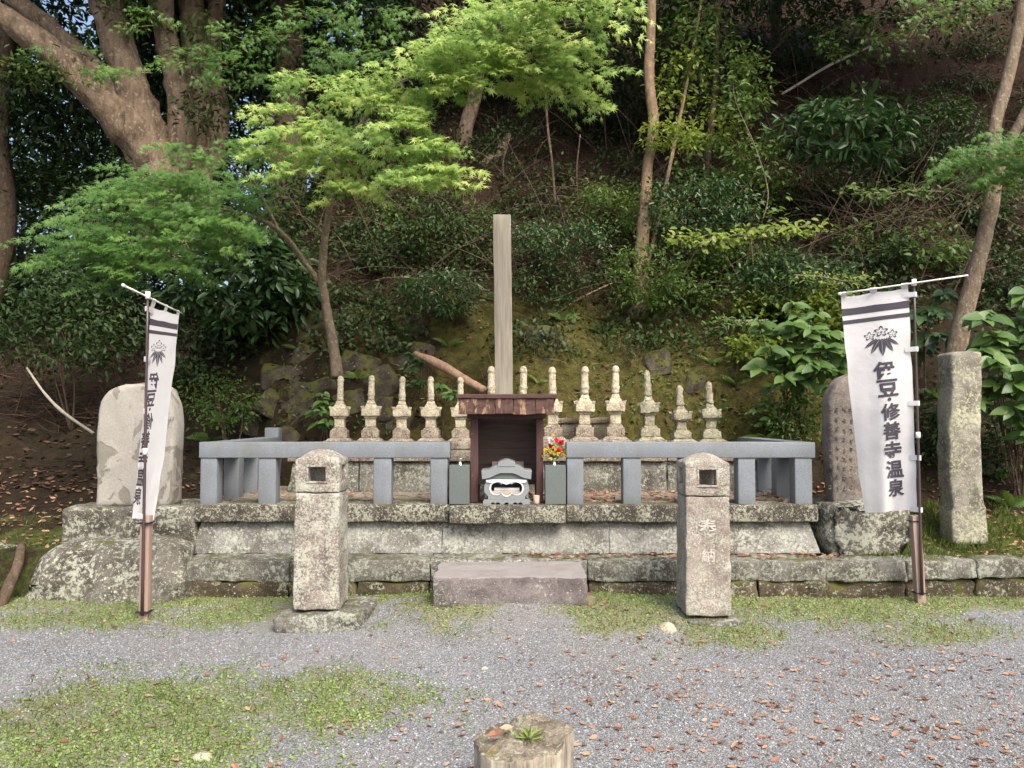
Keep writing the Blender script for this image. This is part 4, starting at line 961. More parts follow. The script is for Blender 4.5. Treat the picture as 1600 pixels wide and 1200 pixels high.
def terrace_grass():
    Pp = []; S_ = []
    for _ in range(26000):
        x = random.choice([random.uniform(2.75, 6.2), random.uniform(2.75, 6.2), random.uniform(-5.5, -2.85)]); y = random.uniform(6.8, 8.1)
        if x < 0 and y > 7.0 and random.random() < .8: continue
        if fbm((x, y, 0), 1.6)+(.35 if x > 0 else .15)-(y-7)*.3 < 0: continue
        if x < -2.7 and not (6.85 < y): continue
        Pp.append((x, y, H(x, y))); S_.append(random.uniform(.03, .11)*(1.2 if x > 3 else .6))
    Pp = np.array(Pp); n = len(Pp); D = rv(n)*np.array([.45, .45, 0])+np.array([0, -.15, 1.])
    o = leaves('grass', Pp, D, rv(n), np.array(S_), DIAM, M['grass'], None, None, .16); tag(o, 'longer grass on the terraces beside the platform', kind='stuff')
terrace_grass()
GLAB = 'dry reddish-brown leaf lying loose on the open gravel'; spots = []
for _ in range(4000):
    px = random.uniform(-40, 1640); py = random.uniform(948, 1198); dens = .14+.66*sm(500, 1250, px)*(1-.2*sm(1100, 1200, py)); dens *= .55+.9*max(0, fbm((px*.006, py*.02, 0), 1))
    if random.random() > dens: continue
    x, y = GP(px, py)
    if abs(x-X(815, 3.33)) < .26 and abs(y-3.33) < .28 or (px < 575 and px > 420 and py < 990) or (660 < px < 930 and py < 945): continue
    spots.append((x, y))
spots.sort(key=lambda a: a[1]); near, rest = spots[:150], spots[150:]
for x, y in near: put_leaf(x, y, H(x, y)+.008, random.uniform(.022, .052), GLAB, 'single dead leaves on the foreground gravel')
def litter(pts, size, name, label, mat='dead', T=CURL, wid=1.):
    Pp = np.array(pts); n = len(Pp); D = rv(n)*np.array([1, 1, .18]); Nn = np.array([0, -.15, 1])+rv(n, .3)
    o = leaves(name, Pp, D, Nn, size*(.6+.8*rng.random(n)), T, M[mat], None, None, wid); return tag(o, label, kind='stuff')
litter([(x, y, H(x, y)+.008) for x, y in rest], .038, 'fallen_leaves', 'scatter of small reddish dead leaves over gravel and clover')
pts = []
for _ in range(1500):
    x, y = random.uniform(X(303, 7), X(1279, 7)), random.uniform(7.1, 8.18)
    if random.random() < (.25 if x < 0 else .9)*(.4+.6*sm(7.2, 7.9, y)): pts.append((x, y, zd+.012))
for _ in range(900):
    x, y = random.uniform(-2.8, 2.8), random.uniform(6.7, 6.95)
    if x > 0 and random.random() < .5: pts.append((x, y, zc1+.012))
for _ in range(2600):
    x, y = random.uniform(2.8, 5.5), random.uniform(6.75, 8.4); 
    if random.random() < .5: pts.append((x, y, H(x, y)+.02))
for _ in range(900):
    x, y = random.uniform(-6.5, -2.9), random.uniform(6.9, 9.); pts.append((x, y, H(x, y)+.015))
litter(pts, .05, 'fallen_leaves', 'dead leaves gathered on the platform deck and terraces')
def on_hill(n, test):
    out = []
    while len(out) < n:
        y = 8.6+13*random.random()**1.6; x = random.uniform(-.8*y, .75*y)
        if abs(x) < 2.7 and y < 8.95: continue
        if test(x, y): out.append((x, y, H(x, y)+.02))
    return out
litter(on_hill(9000, lambda x, y: True), .07, 'fallen_leaves', 'brown leaf litter on the wooded slope', 'twig')
litter(on_hill(1300, lambda x, y: x > -2.), .06, 'fallen_leaves', 'lighter dead leaves on the wooded slope', 'dead')
Pp = np.array(on_hill(52000, lambda x, y: y > 10.2)); n = len(Pp); D = rv(n)*np.array([1, .6, .5])+np.array([0, 0, .1])
tag(leaves('debris', Pp, D, rv(n), .2+.35*rng.random(n), DIAM, M['twig'], None, None, .035), 'fallen cedar twigs covering the upper slope', kind='stuff')

# ------------------------------------------------------------------ rocks and moss bank
out_ = thing('rock_outcrop', 'dark fitted rocks showing in the bank behind the left fence', 'rocks', tuple(hill_at(520, 600)))
for px, py, w_, h_ in ((440, 590, 34, 26), (480, 560, 30, 26), (525, 535, 24, 22), (455, 650, 30, 34), (490, 620, 40, 34), (425, 630, 26, 24), (555, 575, 34, 34), (590, 600, 32, 30), (600, 540, 30, 22), (640, 510, 26, 26), (560, 500, 30, 26),
                       (500, 500, 26, 22), (470, 520, 22, 20), (585, 640, 34, 24), (620, 570, 24, 24), (545, 630, 28, 26), (460, 690, 30, 22), (400, 660, 26, 24), (660, 545, 22, 18), (620, 655, 24, 20)):
    c = hill_at(px, py)+Vector((0, .09, -.02)); rx, rz = pxr(w_, c.y), pxr(h_, c.y)
    V, Fc = rbox(-rx*.95, rx*.95, -.12, .2, -rz*.85, rz*.85, .06, .07, .045, 4., px*.1); an = random.uniform(-.5, .5)
    V = [Vector((v.x*math.cos(an)-v.z*math.sin(an), v.y+v.z*.45, v.x*math.sin(an)+v.z*math.cos(an)))+c for v in map(Vector, V)]
    MB().add(V, Fc).build('rock', M['rock'], out_, True)
for px, py, w_, h_, lb in ((845, 545, 22, 34, 'upright grey-brown rock set in the moss right of the wooden post'), (1030, 570, 18, 22, 'small brown rock in the moss above the mossy tower'), (1085, 600, 20, 18, 'brown rock in the moss above the shortest tower')):
    c = hill_at(px, py); rx, rz = pxr(w_, c.y), pxr(h_, c.y)
    V, Fc = rbox(-rx, rx, -.03, .2, -rz, rz, .09, .05, .08, 3.5, px*.1); V = [Vector(v)+Vector((0, v[2]*.5, 0))+c for v in V]
    tag(MB().add(V, Fc).build('rock', M['rock'], None, True), lb, 'rock')
def limb(name, pts, radii, mat, label, cat, amp=.2, sides=9):
    o = MB().add(*tube(pts, radii, sides, 6, amp, 6)).build(name, M[mat], None, True); return tag(o, label, cat)
limb('fallen_limb', [P(648, 552, 9.15), P(672, 562, 9.1), P(700, 577, 9.0), P(730, 595, 8.9), P(757, 610, 8.8)], [.03, .05, .055, .05, .045], 'bark_log', 'thick reddish fallen limb resting on the bank behind the towers', 'fallen branch')
limb('stick', [P(42, 575, 9.4), P(70, 615, 9.2), P(100, 645, 9.), P(146, 677, 8.8)], [.012, .016, .018, .016], 'woodpost', 'thin pale bare stick leaning behind the left memorial stone', 'stick')
limb('stick', [hill_at(855, 505)+Vector((0, -.05, .03)), hill_at(905, 475)+Vector((0, -.1, .05)), hill_at(960, 448)+Vector((0, -.1, .05))], [.008, .012, .01], 'bark_log', 'thin tan stick slanting across the mossy bank', 'stick')
limb('dead_pole', [P(1222, 147, 13.), P(1300, 100, 13.6), P(1375, 66, 14.2)], [.02, .025, .02], 'woodpost', 'pale bare pole lying diagonally on the upper right slope', 'fallen branch')
limb('fallen_log', [P(1240, 150, 14.5), P(1330, 128, 14.7), P(1420, 138, 14.6), P(1500, 150, 14.5)], [.06, .08, .07, .05], 'bark_dark', 'dark fallen log lying across the upper right slope', 'log')
limb('fallen_log', [P(752, 262, 13.4), P(780, 240, 13.6), P(795, 215, 14.)], [.1, .11, .09], 'bark_big', 'short broken log on the slope above the wooden post', 'log')

# ------------------------------------------------------------------ trees
def tree(name, label, cat, limbs, mat, foot, sides=12, amp=.18):
    """limbs: lists of (px, py, distance, radius); the first is the trunk"""
    t = thing(name, label, cat, foot)
    for i, l in enumerate(limbs):
        pts = [P(a, b, c) for a, b, c, r_ in l]
        MB().add(*tube(pts, [r_ for *_, r_ in l], sides if i == 0 else max(6, sides-3), 6, amp, 4)).build('trunk' if i == 0 else 'branch', M[mat], t, True)
    return t
def maple_pads(t, pads, mat='maple', size=.075, dens=.92):
    Ps, Ds, Ns, Ts = [], [], [], []; tw = MB()
    for px, py, d, rx, ry, n in pads:
        c = np.array(P(px, py, d)); a = pxr(rx, d); h = pxr(ry, d); b = a*.8
        n = int(n*dens); ns = max(4, n//22); e = ell(ns, .05); e[:, 2] = 0
        base = c+np.stack([e[:, 0]*a, e[:, 1]*b, h*(.5-1.0*(e[:, 0]**2+e[:, 1]**2))+rng.normal(0, h*.55, ns)], 1)
        for k in range(ns):
            od = np.array([e[k, 0], e[k, 1]*.8-.25, 0])+rv(1)[0]*np.array([.35, .35, 0]); od /= max(.2, np.linalg.norm(od)); L = .2+.2*rng.random(); m = 22
            tt = rng.random(m); side = (rng.random(m)-.5)*2
            lat = np.array([-od[1], od[0], 0]); p = base[k]+tt[:, None]*od*L+side[:, None]*lat*L*.42+np.array([0, 0, -1])*(.32*L*tt**2)[:, None]+rv(m, .012)
            D = od*(.6+.6*tt[:, None])+lat*side[:, None]*.9+np.array([0, -.1, -.55])+rv(m, .22)
            Ps.append(p); Ds.append(D); Ns.append(np.array([0, -.95, .62])+rv(m, .3)); Ts.append(np.clip(rng.random()*.6+.4*rng.random(m), 0, 1))
            if k % 4 == 0:
                p0 = Vector(base[k]); od_ = Vector(od); tw.add(*tube([p0-od_*L*.6+Vector((0, 0, .02)), p0, p0+od_*L*.8-Vector((0, 0, L*.2))], [.004, .003, .0015], 4, 2, cap=False))
    Pp = np.concatenate(Ps); n = len(Pp)
    leaves('crown', Pp, np.concatenate(Ds), np.concatenate(Ns), size*(.7+.5*rng.random(n)), MAPLE, M[mat], t, np.concatenate(Ts), 1.25)
    tag(tw.build('twigs', M['bark_maple'], t), kind='stuff')
mp = tree('maple_tree', 'bright green maple with a forked slender trunk, foliage fanning above the towers', 'maple tree',
     [[(527, 590, 9.05, .075), (522, 545, 9.1, .062), (508, 470, 9.1, .052), (503, 430, 9.05, .05), (508, 370, 8.9, .042), (516, 320, 8.7, .038), (528, 275, 8.5, .034), (545, 225, 8.3, .03), (575, 180, 8.1, .022), (620, 130, 7.8, .016)],
      [(500, 442, 9.08, .036), (480, 415, 9., .034), (450, 375, 8.8, .03), (420, 350, 8.5, .026), (390, 338, 8.2, .02), (330, 325, 7.9, .014), (240, 330, 7.6, .008)],
      [(440, 368, 8.7, .02), (415, 320, 8.6, .017), (390, 275, 8.4, .013), (350, 250, 8.2, .008)],
      [(528, 275, 8.5, .026), (532, 240, 8.4, .022), (520, 200, 8.2, .016), (480, 160, 8., .01)],
      [(545, 225, 8.3, .024), (590, 200, 8., .02), (650, 210, 7.7, .013), (690, 250, 7.4, .008)],
      [(620, 130, 7.8, .015), (720, 90, 7.5, .012), (850, 70, 7.3, .008), (930, 50, 7.2, .005)]],
     'bark_maple', tuple(P(527, 590, 9.05)), 10, .12)
maple_pads(mp, [(870, 22, 7.1, 95, 18, 900), (790, 50, 7.2, 90, 20, 950), (715, 90, 7.2, 75, 20, 800), (850, 82, 7.3, 80, 18, 650), (925, 112, 7.6, 40, 12, 280), (785, 118, 7.3, 60, 16, 500), (885, 158, 7.5, 36, 10, 200), (650, 128, 7.2, 50, 18, 520), (612, 165, 7.3, 40, 18, 380),
                (850, 125, 7.4, 60, 12, 300), (640, 205, 7.2, 36, 18, 420), (672, 238, 7.2, 42, 18, 480), (700, 145, 7.2, 50, 14, 300), (745, 90, 7.1, 60, 16, 420), (820, 100, 7.2, 60, 16, 380), (600, 125, 7.3, 30, 12, 160), (640, 282, 7.1, 16, 18, 260), (695, 268, 7.1, 32, 14, 330), (728, 288, 7.1, 14, 10, 110), (930, 4, 7.4, 50, 10, 260), (745, 20, 7.6, 50, 14, 260),
                (505, 132, 7.9, 55, 10, 340), (455, 172, 7.8, 40, 10, 260), (560, 160, 7.8, 36, 10, 220), (485, 212, 7.6, 60, 14, 520), (425, 236, 7.6, 32, 11, 220), (525, 245, 7.6, 42, 12, 320), (542, 298, 7.7, 20, 16, 220), (465, 268, 7.5, 26, 8, 150), (505, 290, 7.6, 18, 8, 100), (572, 262, 7.7, 12, 8, 70), (545, 200, 7.8, 30, 10, 160)], 'maple', .088)
maple_pads(mp, [(280, 300, 7.7, 120, 26, 1500), (220, 350, 7.5, 130, 40, 2000), (310, 345, 7.7, 90, 30, 1000), (170, 395, 7.4, 90, 32, 1000), (250, 410, 7.5, 70, 24, 700), (110, 410, 7.4, 40, 18, 250), (340, 240, 8.2, 70, 14, 450), (380, 235, 8.2, 50, 12, 250), (200, 440, 7.5, 50, 14, 260), (370, 300, 8., 40, 16, 300),
                (440, 66, 8.6, 90, 12, 480), (335, 100, 8.7, 75, 12, 420), (520, 30, 8.6, 80, 12, 400), (225, 30, 9., 40, 8, 110), (110, 92, 9.2, 60, 8, 170), (385, 125, 8.8, 50, 10, 260), (575, 95, 8.6, 50, 12, 300), (215, 120, 9., 40, 8, 110), (590, 18, 8.2, 40, 10, 200)], 'maple_deep', .075)

big = tree('broadleaf_tree', 'massive brown-barked tree with splayed trunks at upper left', 'tree',
     [[(262, 420, 12.4, .5), (258, 330, 12.4, .44), (245, 260, 12.2, .38), (215, 215, 12., .32), (165, 165, 11.7, .25), (110, 108, 11.4, .21), (45, 55, 11.1, .19), (-60, -10, 10.8, .17)],
      [(250, 270, 12.3, .3), (228, 200, 12.1, .29), (204, 130, 12., .26), (182, 60, 12., .25), (165, 0, 12., .24), (140, -110, 12., .2)],
      [(205, 190, 12., .16), (150, 110, 12., .14), (95, 55, 12., .13), (30, 5, 12., .13), (-50, -50, 12., .11)],
      [(270, 290, 12.4, .26), (284, 200, 12.3, .2), (274, 120, 12.3, .18), (258, 50, 12.3, .17), (252, -60, 12.3, .16)],
      [(285, 300, 12.6, .26), (300, 210, 12.8, .22), (305, 120, 12.8, .2), (300, 20, 12.8, .18), (302, -60, 12.8, .17)],
      [(280, 310, 12.6, .26), (325, 260, 13., .2), (340, 190, 13., .18), (330, 90, 13., .16), (345, -40, 13., .14)]],
     'bark_big', tuple(P(262, 420, 12.4)), 20, .3)
b2 = tree('background_tree', 'thick dark trunk standing behind the maple, left of centre', 'tree', [[(445, 430, 12.6, .34), (448, 330, 12.6, .3), (452, 250, 12.7, .28), (455, 150, 12.8, .25), (450, -60, 13., .2)]], 'bark_dark', tuple(P(445, 430, 12.6)), 14)
def stem_tree(name, label, pts, mat, extra=()):
    return tree(name, label, 'tree', [pts]+list(extra), mat, tuple(P(*pts[0][:3])), 10, .15)
s1 = stem_tree('slender_tree', 'slender tan-barked trunk rising right of centre, mossy at its foot', [(998, 500, 10.4, .17), (1000, 440, 10.4, .1), (1006, 340, 10.5, .08), (1012, 262, 10.6, .072), (1021, 195, 10.7, .07), (1014, 120, 10.8, .07), (1017, 50, 10.9, .065), (1018, -60, 11., .06)], 'bark_tan',
               [[(1000, 450, 10.4, .035), (1020, 380, 10.8, .03), (1040, 290, 11., .028), (1055, 220, 11.2, .028), (1075, 120, 11.4, .024), (1100, -20, 11.6, .02)]])
s2 = stem_tree('slender_tree', 'leaning pale-patched trunk at the right, behind the tall square monument', [(1488, 585, 8.6, .13), (1500, 520, 8.6, .1), (1520, 440, 8.6, .09), (1540, 360, 8.7, .085), (1552, 290, 8.8, .08), (1555, 200, 8.9, .07), (1575, 120, 9., .07), (1600, 0, 9., .065), (1610, -80, 9., .06)], 'bark_maple',
               [[(1552, 300, 8.8, .06), (1580, 220, 8.7, .055), (1610, 160, 8.6, .05), (1660, 60, 8.5, .04)]])
maple_pads(s2, [(1560, 240, 8.2, 70, 22, 700), (1590, 275, 8.1, 60, 18, 500), (1510, 265, 8.3, 40, 12, 250), (1600, 230, 8., 60, 24, 500), (1500, 12, 9.2, 90, 14, 350)], 'maple_deep', .075)
s3 = stem_tree('slender_tree', 'twisted orange trunk at the top of the slope, upper right', [(1342, 66, 15., .09), (1355, 40, 15., .1), (1340, 15, 15., .09), (1335, -60, 15., .09)], 'bark_tan')
s4 = stem_tree('background_tree', 'brown trunk leaning out of the slope behind the maple foliage', [(722, 232, 14., .16), (730, 190, 14., .13), (742, 150, 14., .13), (750, 60, 14., .12), (745, -80, 14., .1)], 'bark_big')
s5 = stem_tree('background_tree', 'thin bare stem standing on the slope right of the wooden post', [(868, 320, 12., .02), (862, 250, 12., .02), (855, 190, 12.1, .018), (850, 90, 12.2, .015)], 'bark_dark')
s6 = stem_tree('background_tree', 'thin dark trunk between the tan trunk and the leafy vine', [(1095, 380, 11.8, .05), (1105, 250, 12., .05), (1118, 120, 12.2, .045), (1120, -40, 12.4, .04)], 'bark_dark')
s7 = stem_tree('background_tree', 'straight dark trunk at the top right of centre', [(1210, 180, 15., .1), (1212, 60, 15.2, .1), (1215, -60, 15.4, .1)], 'bark_dark')
s8 = stem_tree('background_tree', 'dark trunk at the far left edge under the evergreen leaves', [(-20, 480, 13., .2), (10, 350, 13.2, .16), (0, 200, 13.4, .14), (20, 0, 13.6, .12)], 'bark_dark')
for px, py, L_, lb in ((905, 330, 120, 'bare sapling stem above the shrub right of the wooden post top'), (985, 230, 110, 'bare sapling just left of the tan trunk'), (948, 240, 130, 'tall bare sapling under the right tip of the maple foliage'), (920, 150, 90, 'bare sapling hidden high behind the maple tip'),
                       (1070, 200, 110, 'bare sapling just right of the tan trunk'), (790, 300, 90, 'bare sapling directly above the wooden post'), (1160, 330, 100, 'bare sapling between the glinting shrub and the climber'), (1180, 480, 150, 'bare sapling crossing the sunlit level branch')):
    d = hill_at(px, py).y
    tag(MB().add(*tube([P(px, py, d), P(px-4, py-L_*.5, d-.05), P(px+random.uniform(-12, 12), py-L_, d)], [.016, .013, .008], 6, 4)).build('sapling', M['bark_dark'], None, True), lb, 'sapling', 'leafless saplings on the slope')

# crowns ---------------------------------------------------------------------------------
def bush(name, label, cat, px, py, d, rx, ry, nc, per, cr, size, T, mat, parent=None, rd=None, stem=True, **kw):
    c = P(px, py, d); r_ = (pxr(rx, d), rd or pxr(rx, d)*.7, pxr(ry, d))
    if parent is None:
        g = H(c.x, c.y); t = thing(name, label, cat, (c.x, c.y, min(c.z, g) if g < c.z else c.z-r_[2]))
        if stem:
            f = Vector((c.x, c.y+.1, min(g, c.z-r_[2])-.05)) if py+ry*.3 > 520 else hill_at(px, py+ry*.3, d); b = MB()
            for k in range(4):
                e = c+Vector((random.uniform(-.6, .6)*r_[0], random.uniform(-.3, .5)*r_[1], random.uniform(-.2, .6)*r_[2])); b.add(*tube([f, f.lerp(e, .5)+Vector((random.uniform(-.1, .1), 0, .05)), e], [.014, .01, .004], 6, 4))
            b.build('stem', M['bark_dark'], t, True)
    else: t = parent
    crown('crown', c, r_, nc, per, cr, size, T, M[mat], t, **kw); return t
bush('', '', '', 100, 60, 15., 260, 150, 260, 34, .5, .15, OVAL, 'ever', big, rd=1.2)
bush('', '', '', 360, 40, 14.6, 180, 130, 200, 34, .5, .15, OVAL, 'ever', big, rd=1.2)
bush('', '', '', 330, 185, 14.4, 100, 90, 80, 30, .4, .13, OVAL, 'ever', big, rd=.8)
bush('', '', '', 225, 340, 11., 90, 70, 70, 28, .3, .1, OVAL, 'ever', big, rd=.5)
bush('', '', '', 315, 70, 11.6, 34, 40, 12, 26, .3, .1, OVAL, 'evermid', big, rd=.4)
bush('', '', '', 318, 170, 11.8, 34, 40, 12, 26, .3, .1, OVAL, 'ever', big, rd=.4)
bush('', '', '', 450, 320, 11.8, 50, 60, 34, 26, .3, .1, OVAL, 'ever', b2, rd=.4)
bush('', '', '', 210, 10, 11.6, 60, 26, 12, 26, .3, .11, OVAL, 'evermid', big)
bush('', '', '', 70, 120, 11.2, 60, 16, 10, 26, .3, .1, OVAL, 'evermid', big, rd=.3)
bush('', '', '', 500, 80, 13.2, 150, 130, 130, 34, .5, .13, OVAL, 'ever', b2)
bush('', '', '', 540, 190, 13., 110, 90, 70, 30, .5, .12, OVAL, 'ever', b2)
bush('', '', '', 730, 40, 14.5, 190, 90, 150, 34, .5, .13, OVAL, 'ever', s4)
bush('', '', '', 1000, 30, 12.4, 110, 80, 70, 34, .45, .11, OVAL, 'ever', s1)
bush('', '', '', 940, 90, 13.5, 90, 80, 60, 34, .45, .11, OVAL, 'ever', s1)
bush('', '', '', 1180, 30, 14.6, 190, 70, 110, 34, .5, .12, OVAL, 'ever', s7)
bush('', '', '', 1120, 110, 12.2, 50, 60, 24, 30, .3, .09, OVAL, 'evermid', s6)
bush('', '', '', 50, 200, 14.4, 200, 120, 170, 30, .45, .13, OVAL, 'ever', s8)
bush('', '', '', 1440, -40, 12., 300, 70, 60, 30, .5, .12, OVAL, 'ever', s3)
for i, (px, py, d, rx, ry, nc, lb) in enumerate(((20, 200, 21., 240, 160, 240, 'far dark evergreen closing the gap at the upper left corner'), (200, 330, 20., 220, 150, 220, 'far dark evergreen behind the massive tree foot'), (330, 120, 21., 200, 170, 220, 'far dark evergreen behind the splayed trunks'), (560, 90, 22., 220, 150, 200, 'far dark evergreen behind the maple crown'), (760, 0, 24., 220, 90, 130, 'far evergreen on the ridge at the top centre'), (30, 460, 17., 160, 90, 110, 'dark evergreen low at the left edge behind the bank'))):
    bush('evergreen_tree', lb, 'tree', px, py, d, rx, ry, nc, 32, .65, .22, OVAL, 'ever', rd=1.6)
for px, py, rx, ry, nc, mt, lb in ((600, 400, 60, 30, 40, 'ever', 'dark fern-like shrub just right of the maple trunk'), (800, 230, 70, 40, 44, 'ever', 'dim shrub on the slope under the maple tip'), (560, 470, 50, 26, 30, 'ever', 'low dark shrub above the rock outcrop'), (920, 200, 70, 50, 50, 'ever', 'dim evergreen left of the tan trunk'),
                       (1150, 420, 80, 34, 60, 'evermid', 'tangled green shrub under the sunlit level branch'), (1240, 330, 90, 40, 60, 'ever', 'dim shrub below the long-leaved shrub'), (1400, 420, 80, 50, 60, 'ever', 'dark shrub behind the top of the right banner'), (1420, 250, 80, 36, 50, 'ever', 'dim shrub right of the long-leaved shrub'),
                       (1290, 90, 120, 34, 60, 'ever', 'dark scrub on the upper slope near the fallen pole'), (1480, 90, 90, 26, 40, 'ever', 'dim scrub high on the slope at the right'), (1560, 440, 60, 50, 50, 'ever', 'dark shrub behind the leaning trunk'), (1400, 40, 70, 26, 40, 'ever', 'dark scrub above the upper fallen log'), (1540, 70, 60, 30, 36, 'ever', 'dark scrub high at the right edge'), (1500, 140, 70, 26, 36, 'ever', 'dim scrub under the top right corner twig'), (1540, 330, 50, 30, 36, 'ever', 'dim shrub under the right maple leaves'), (1230, 110, 50, 40, 34, 'ever', 'dim shrub behind the start of the fallen pole'),
                       (1380, 100, 60, 20, 24, 'evermid', 'green weeds along the fallen pole'), (560, 370, 50, 30, 34, 'ever', 'dim shrub behind the maple trunk fork'), (640, 330, 60, 30, 34, 'ever', 'dim shrub under the drooping maple leaves'), (820, 330, 60, 26, 34, 'ever', 'dim shrub above the post top'), (750, 420, 40, 30, 30, 'ever', 'dark shrub beside the upper wooden post'), (1060, 460, 60, 26, 44, 'evermid', 'low green shrub at the top of the mossy bank')):
    hp = hill_at(px, py); bush('evergreen_shrub', lb, 'shrub', px, py, hp.y-.15, rx, ry, nc, 24, .2, .075, OVAL, mt, rd=.3)
# canopy that carries on above the frame and shades the slope
bush('', '', '', 200, -330, 11.5, 420, 260, 460, 26, .75, .26, OVAL, 'ever', big, rd=3.2)
bush('', '', '', 800, -430, 12.5, 400, 240, 560, 26, .75, .26, OVAL, 'ever', s1, rd=3.4)
bush('', '', '', 1450, -380, 11.5, 420, 250, 560, 26, .75, .26, OVAL, 'ever', s2, rd=3.2)
bush('evergreen_tree', 'dark evergreen with sky glints at the left edge, above the leaf-strewn bank', 'tree', 40, 330, 15.5, 230, 200, 150, 30, .5, .15, OVAL, 'ever')
bush('evergreen_tree', 'dark evergreen mass behind the lower left maple spray', 'tree', 250, 400, 13.4, 190, 130, 130, 30, .5, .13, OVAL, 'ever')
bush('evergreen_shrub', 'dark low evergreen behind the left memorial stone', 'shrub', 110, 500, 10.2, 130, 80, 110, 30, .3, .08, OVAL, 'ever')
bush('evergreen_shrub', 'glossy dark broad-leaved shrub left of the maple trunk', 'shrub', 385, 440, 9.9, 100, 90, 130, 18, .22, .15, OVAL, 'glossy', wid=.9)
bush('evergreen_shrub', 'dark shrub filling the hollow behind the glossy shrub', 'shrub', 330, 560, 10.2, 90, 60, 70, 24, .25, .09, OVAL, 'ever')
bush('evergreen_tree', 'dark evergreen behind the maple fork', 'tree', 570, 330, 13., 150, 110, 80, 28, .45, .1, OVAL, 'ever')
bush('evergreen_shrub', 'small-leaved dark shrub on the slope above the left towers', 'shrub', 685, 455, 9.8, 62, 36, 70, 26, .16, .06, OVAL, 'glossy')
bush('evergreen_shrub', 'shadowed shrub on the slope left of the post top', 'shrub', 690, 370, 11., 70, 44, 60, 26, .2, .07, OVAL, 'ever')
bush('evergreen_shrub', 'dark green twiggy shrub right of the post top', 'shrub', 880, 372, 10.3, 85, 26, 80, 24, .15, .055, OVAL, 'glossy')
bush('evergreen_shrub', 'loose green shrub round the foot of the tan trunk', 'shrub', 1010, 430, 9.9, 60, 50, 60, 24, .15, .06, OVAL, 'evermid')
bush('evergreen_shrub', 'glinting glossy shrub right of the tan trunk', 'shrub', 1090, 330, 10.4, 90, 60, 120, 24, .16, .06, OVAL, 'glossy')
bush('evergreen_shrub', 'mid-green shrub left of the tan trunk', 'shrub', 950, 330, 10.9, 70, 40, 40, 22, .18, .06, OVAL, 'evermid')
bush('evergreen_shrub', 'dark undergrowth shrub right of the wooden post', 'shrub', 860, 440, 10.1, 80, 34, 60, 24, .15, .05, OVAL, 'ever')
bush('evergreen_shrub', 'dark shrub above the big-leaved shrub beside the right banner', 'shrub', 1240, 440, 9.8, 90, 46, 80, 24, .18, .08, OVAL, 'glossy')
bush('laurel_shrub', 'long-leaved glossy shrub hanging on the upper right slope', 'shrub', 1320, 205, 10.6, 100, 52, 95, 13, .2, .17, OVAL, 'glossy', wid=.75)
bush('evergreen_shrub', 'dark weedy growth behind the tall square monument', 'shrub', 1500, 680, 8.5, 90, 70, 80, 24, .16, .07, OVAL, 'ever', rd=.3)
bush('evergreen_shrub', 'small-leaved green weeds below the light green large-leaved shrub', 'shrub', 1245, 640, 8.7, 50, 50, 50, 22, .12, .045, OVAL, 'evermid', rd=.25)
bush('evergreen_shrub', 'weeds spilling down the bank outside the left fence corner', 'shrub', 350, 630, 9.2, 60, 40, 44, 24, .14, .05, OVAL, 'evermid', rd=.3)
bush('evergreen_shrub', 'small dark shrub beside the leaning right trunk', 'shrub', 1470, 200, 11.2, 70, 40, 60, 24, .2, .07, OVAL, 'ever')
bush('evergreen_shrub', 'bright leafy climber hanging down the slope right of the thin trunk', 'climber', 1170, 130, 11., 34, 66, 40, 18, .13, .08, OVAL, 'evermid')
bush('evergreen_shrub', 'pale green sapling foliage low on the climber', 'climber', 1190, 250, 10.8, 50, 46, 44, 16, .13, .08, OVAL, 'evermid')
bush('evergreen_shrub', 'yellowing maple seedling by the tan trunk', 'sapling', 1050, 210, 10.4, 50, 22, 34, 20, .13, .07, OVAL, 'bright')
for px, py, rx, ry, nc, sz, lb in ((1290, 480, 60, 40, 40, .1, 'fresh green leaves rising above the light green large-leaved shrub'), (1190, 540, 40, 30, 26, .09, 'yellow-green leaves at the left side of the large-leaved shrub'), (1060, 130, 40, 50, 26, .09, 'light green leaves high between the tan and dark trunks'), (1010, 330, 60, 30, 30, .07, 'green leaves crossing the tan trunk'), (1340, 370, 60, 20, 18, .08, 'green seedlings above the right banner top'), (640, 350, 60, 30, 24, .07, 'dim green leaves on the slope right of the maple trunk'), (1330, 60, 60, 30, 20, .08, 'green sprig high on the slope beside the twisted trunk'), (1450, 390, 60, 40, 30, .09, 'green leaves above the right banner crossbar'), (1100, 250, 60, 50, 34, .08, 'fresh green sapling leaves right of the thin trunk'), (1160, 300, 60, 40, 34, .085, 'fresh green leaves above the sunlit level branch'), (1250, 290, 60, 26, 22, .08, 'green seedling under the long-leaved shrub'), (1130, 190, 34, 40, 20, .08, 'light green sprig climbing the thin dark trunk'),
                       (960, 300, 60, 24, 26, .06, 'bright small-leaved shrub left of the tan trunk'), (1120, 400, 80, 22, 34, .06, 'leafy tangle under the sunlit level branch'), (1210, 470, 60, 26, 30, .08, 'green leaves above the light green large-leaved shrub'), (1380, 300, 60, 18, 16, .08, 'thin green leaves at mid height behind the right banner'), (1090, 60, 50, 50, 30, .08, 'green foliage high beside the thin dark trunk'), (740, 350, 40, 24, 20, .06, 'dim green leaves left of the post top')):
    hp = hill_at(px, py); mt_ = 'bright' if 'yellow' in lb or 'light' in lb or 'crossing' in lb else 'evermid'; bush('leafy_sapling', lb, 'sapling', px, py, min(hp.y-.4, 11.4), rx, ry, nc, 16, .16, sz, OVAL, mt_, rd=.35, wid=1.2)
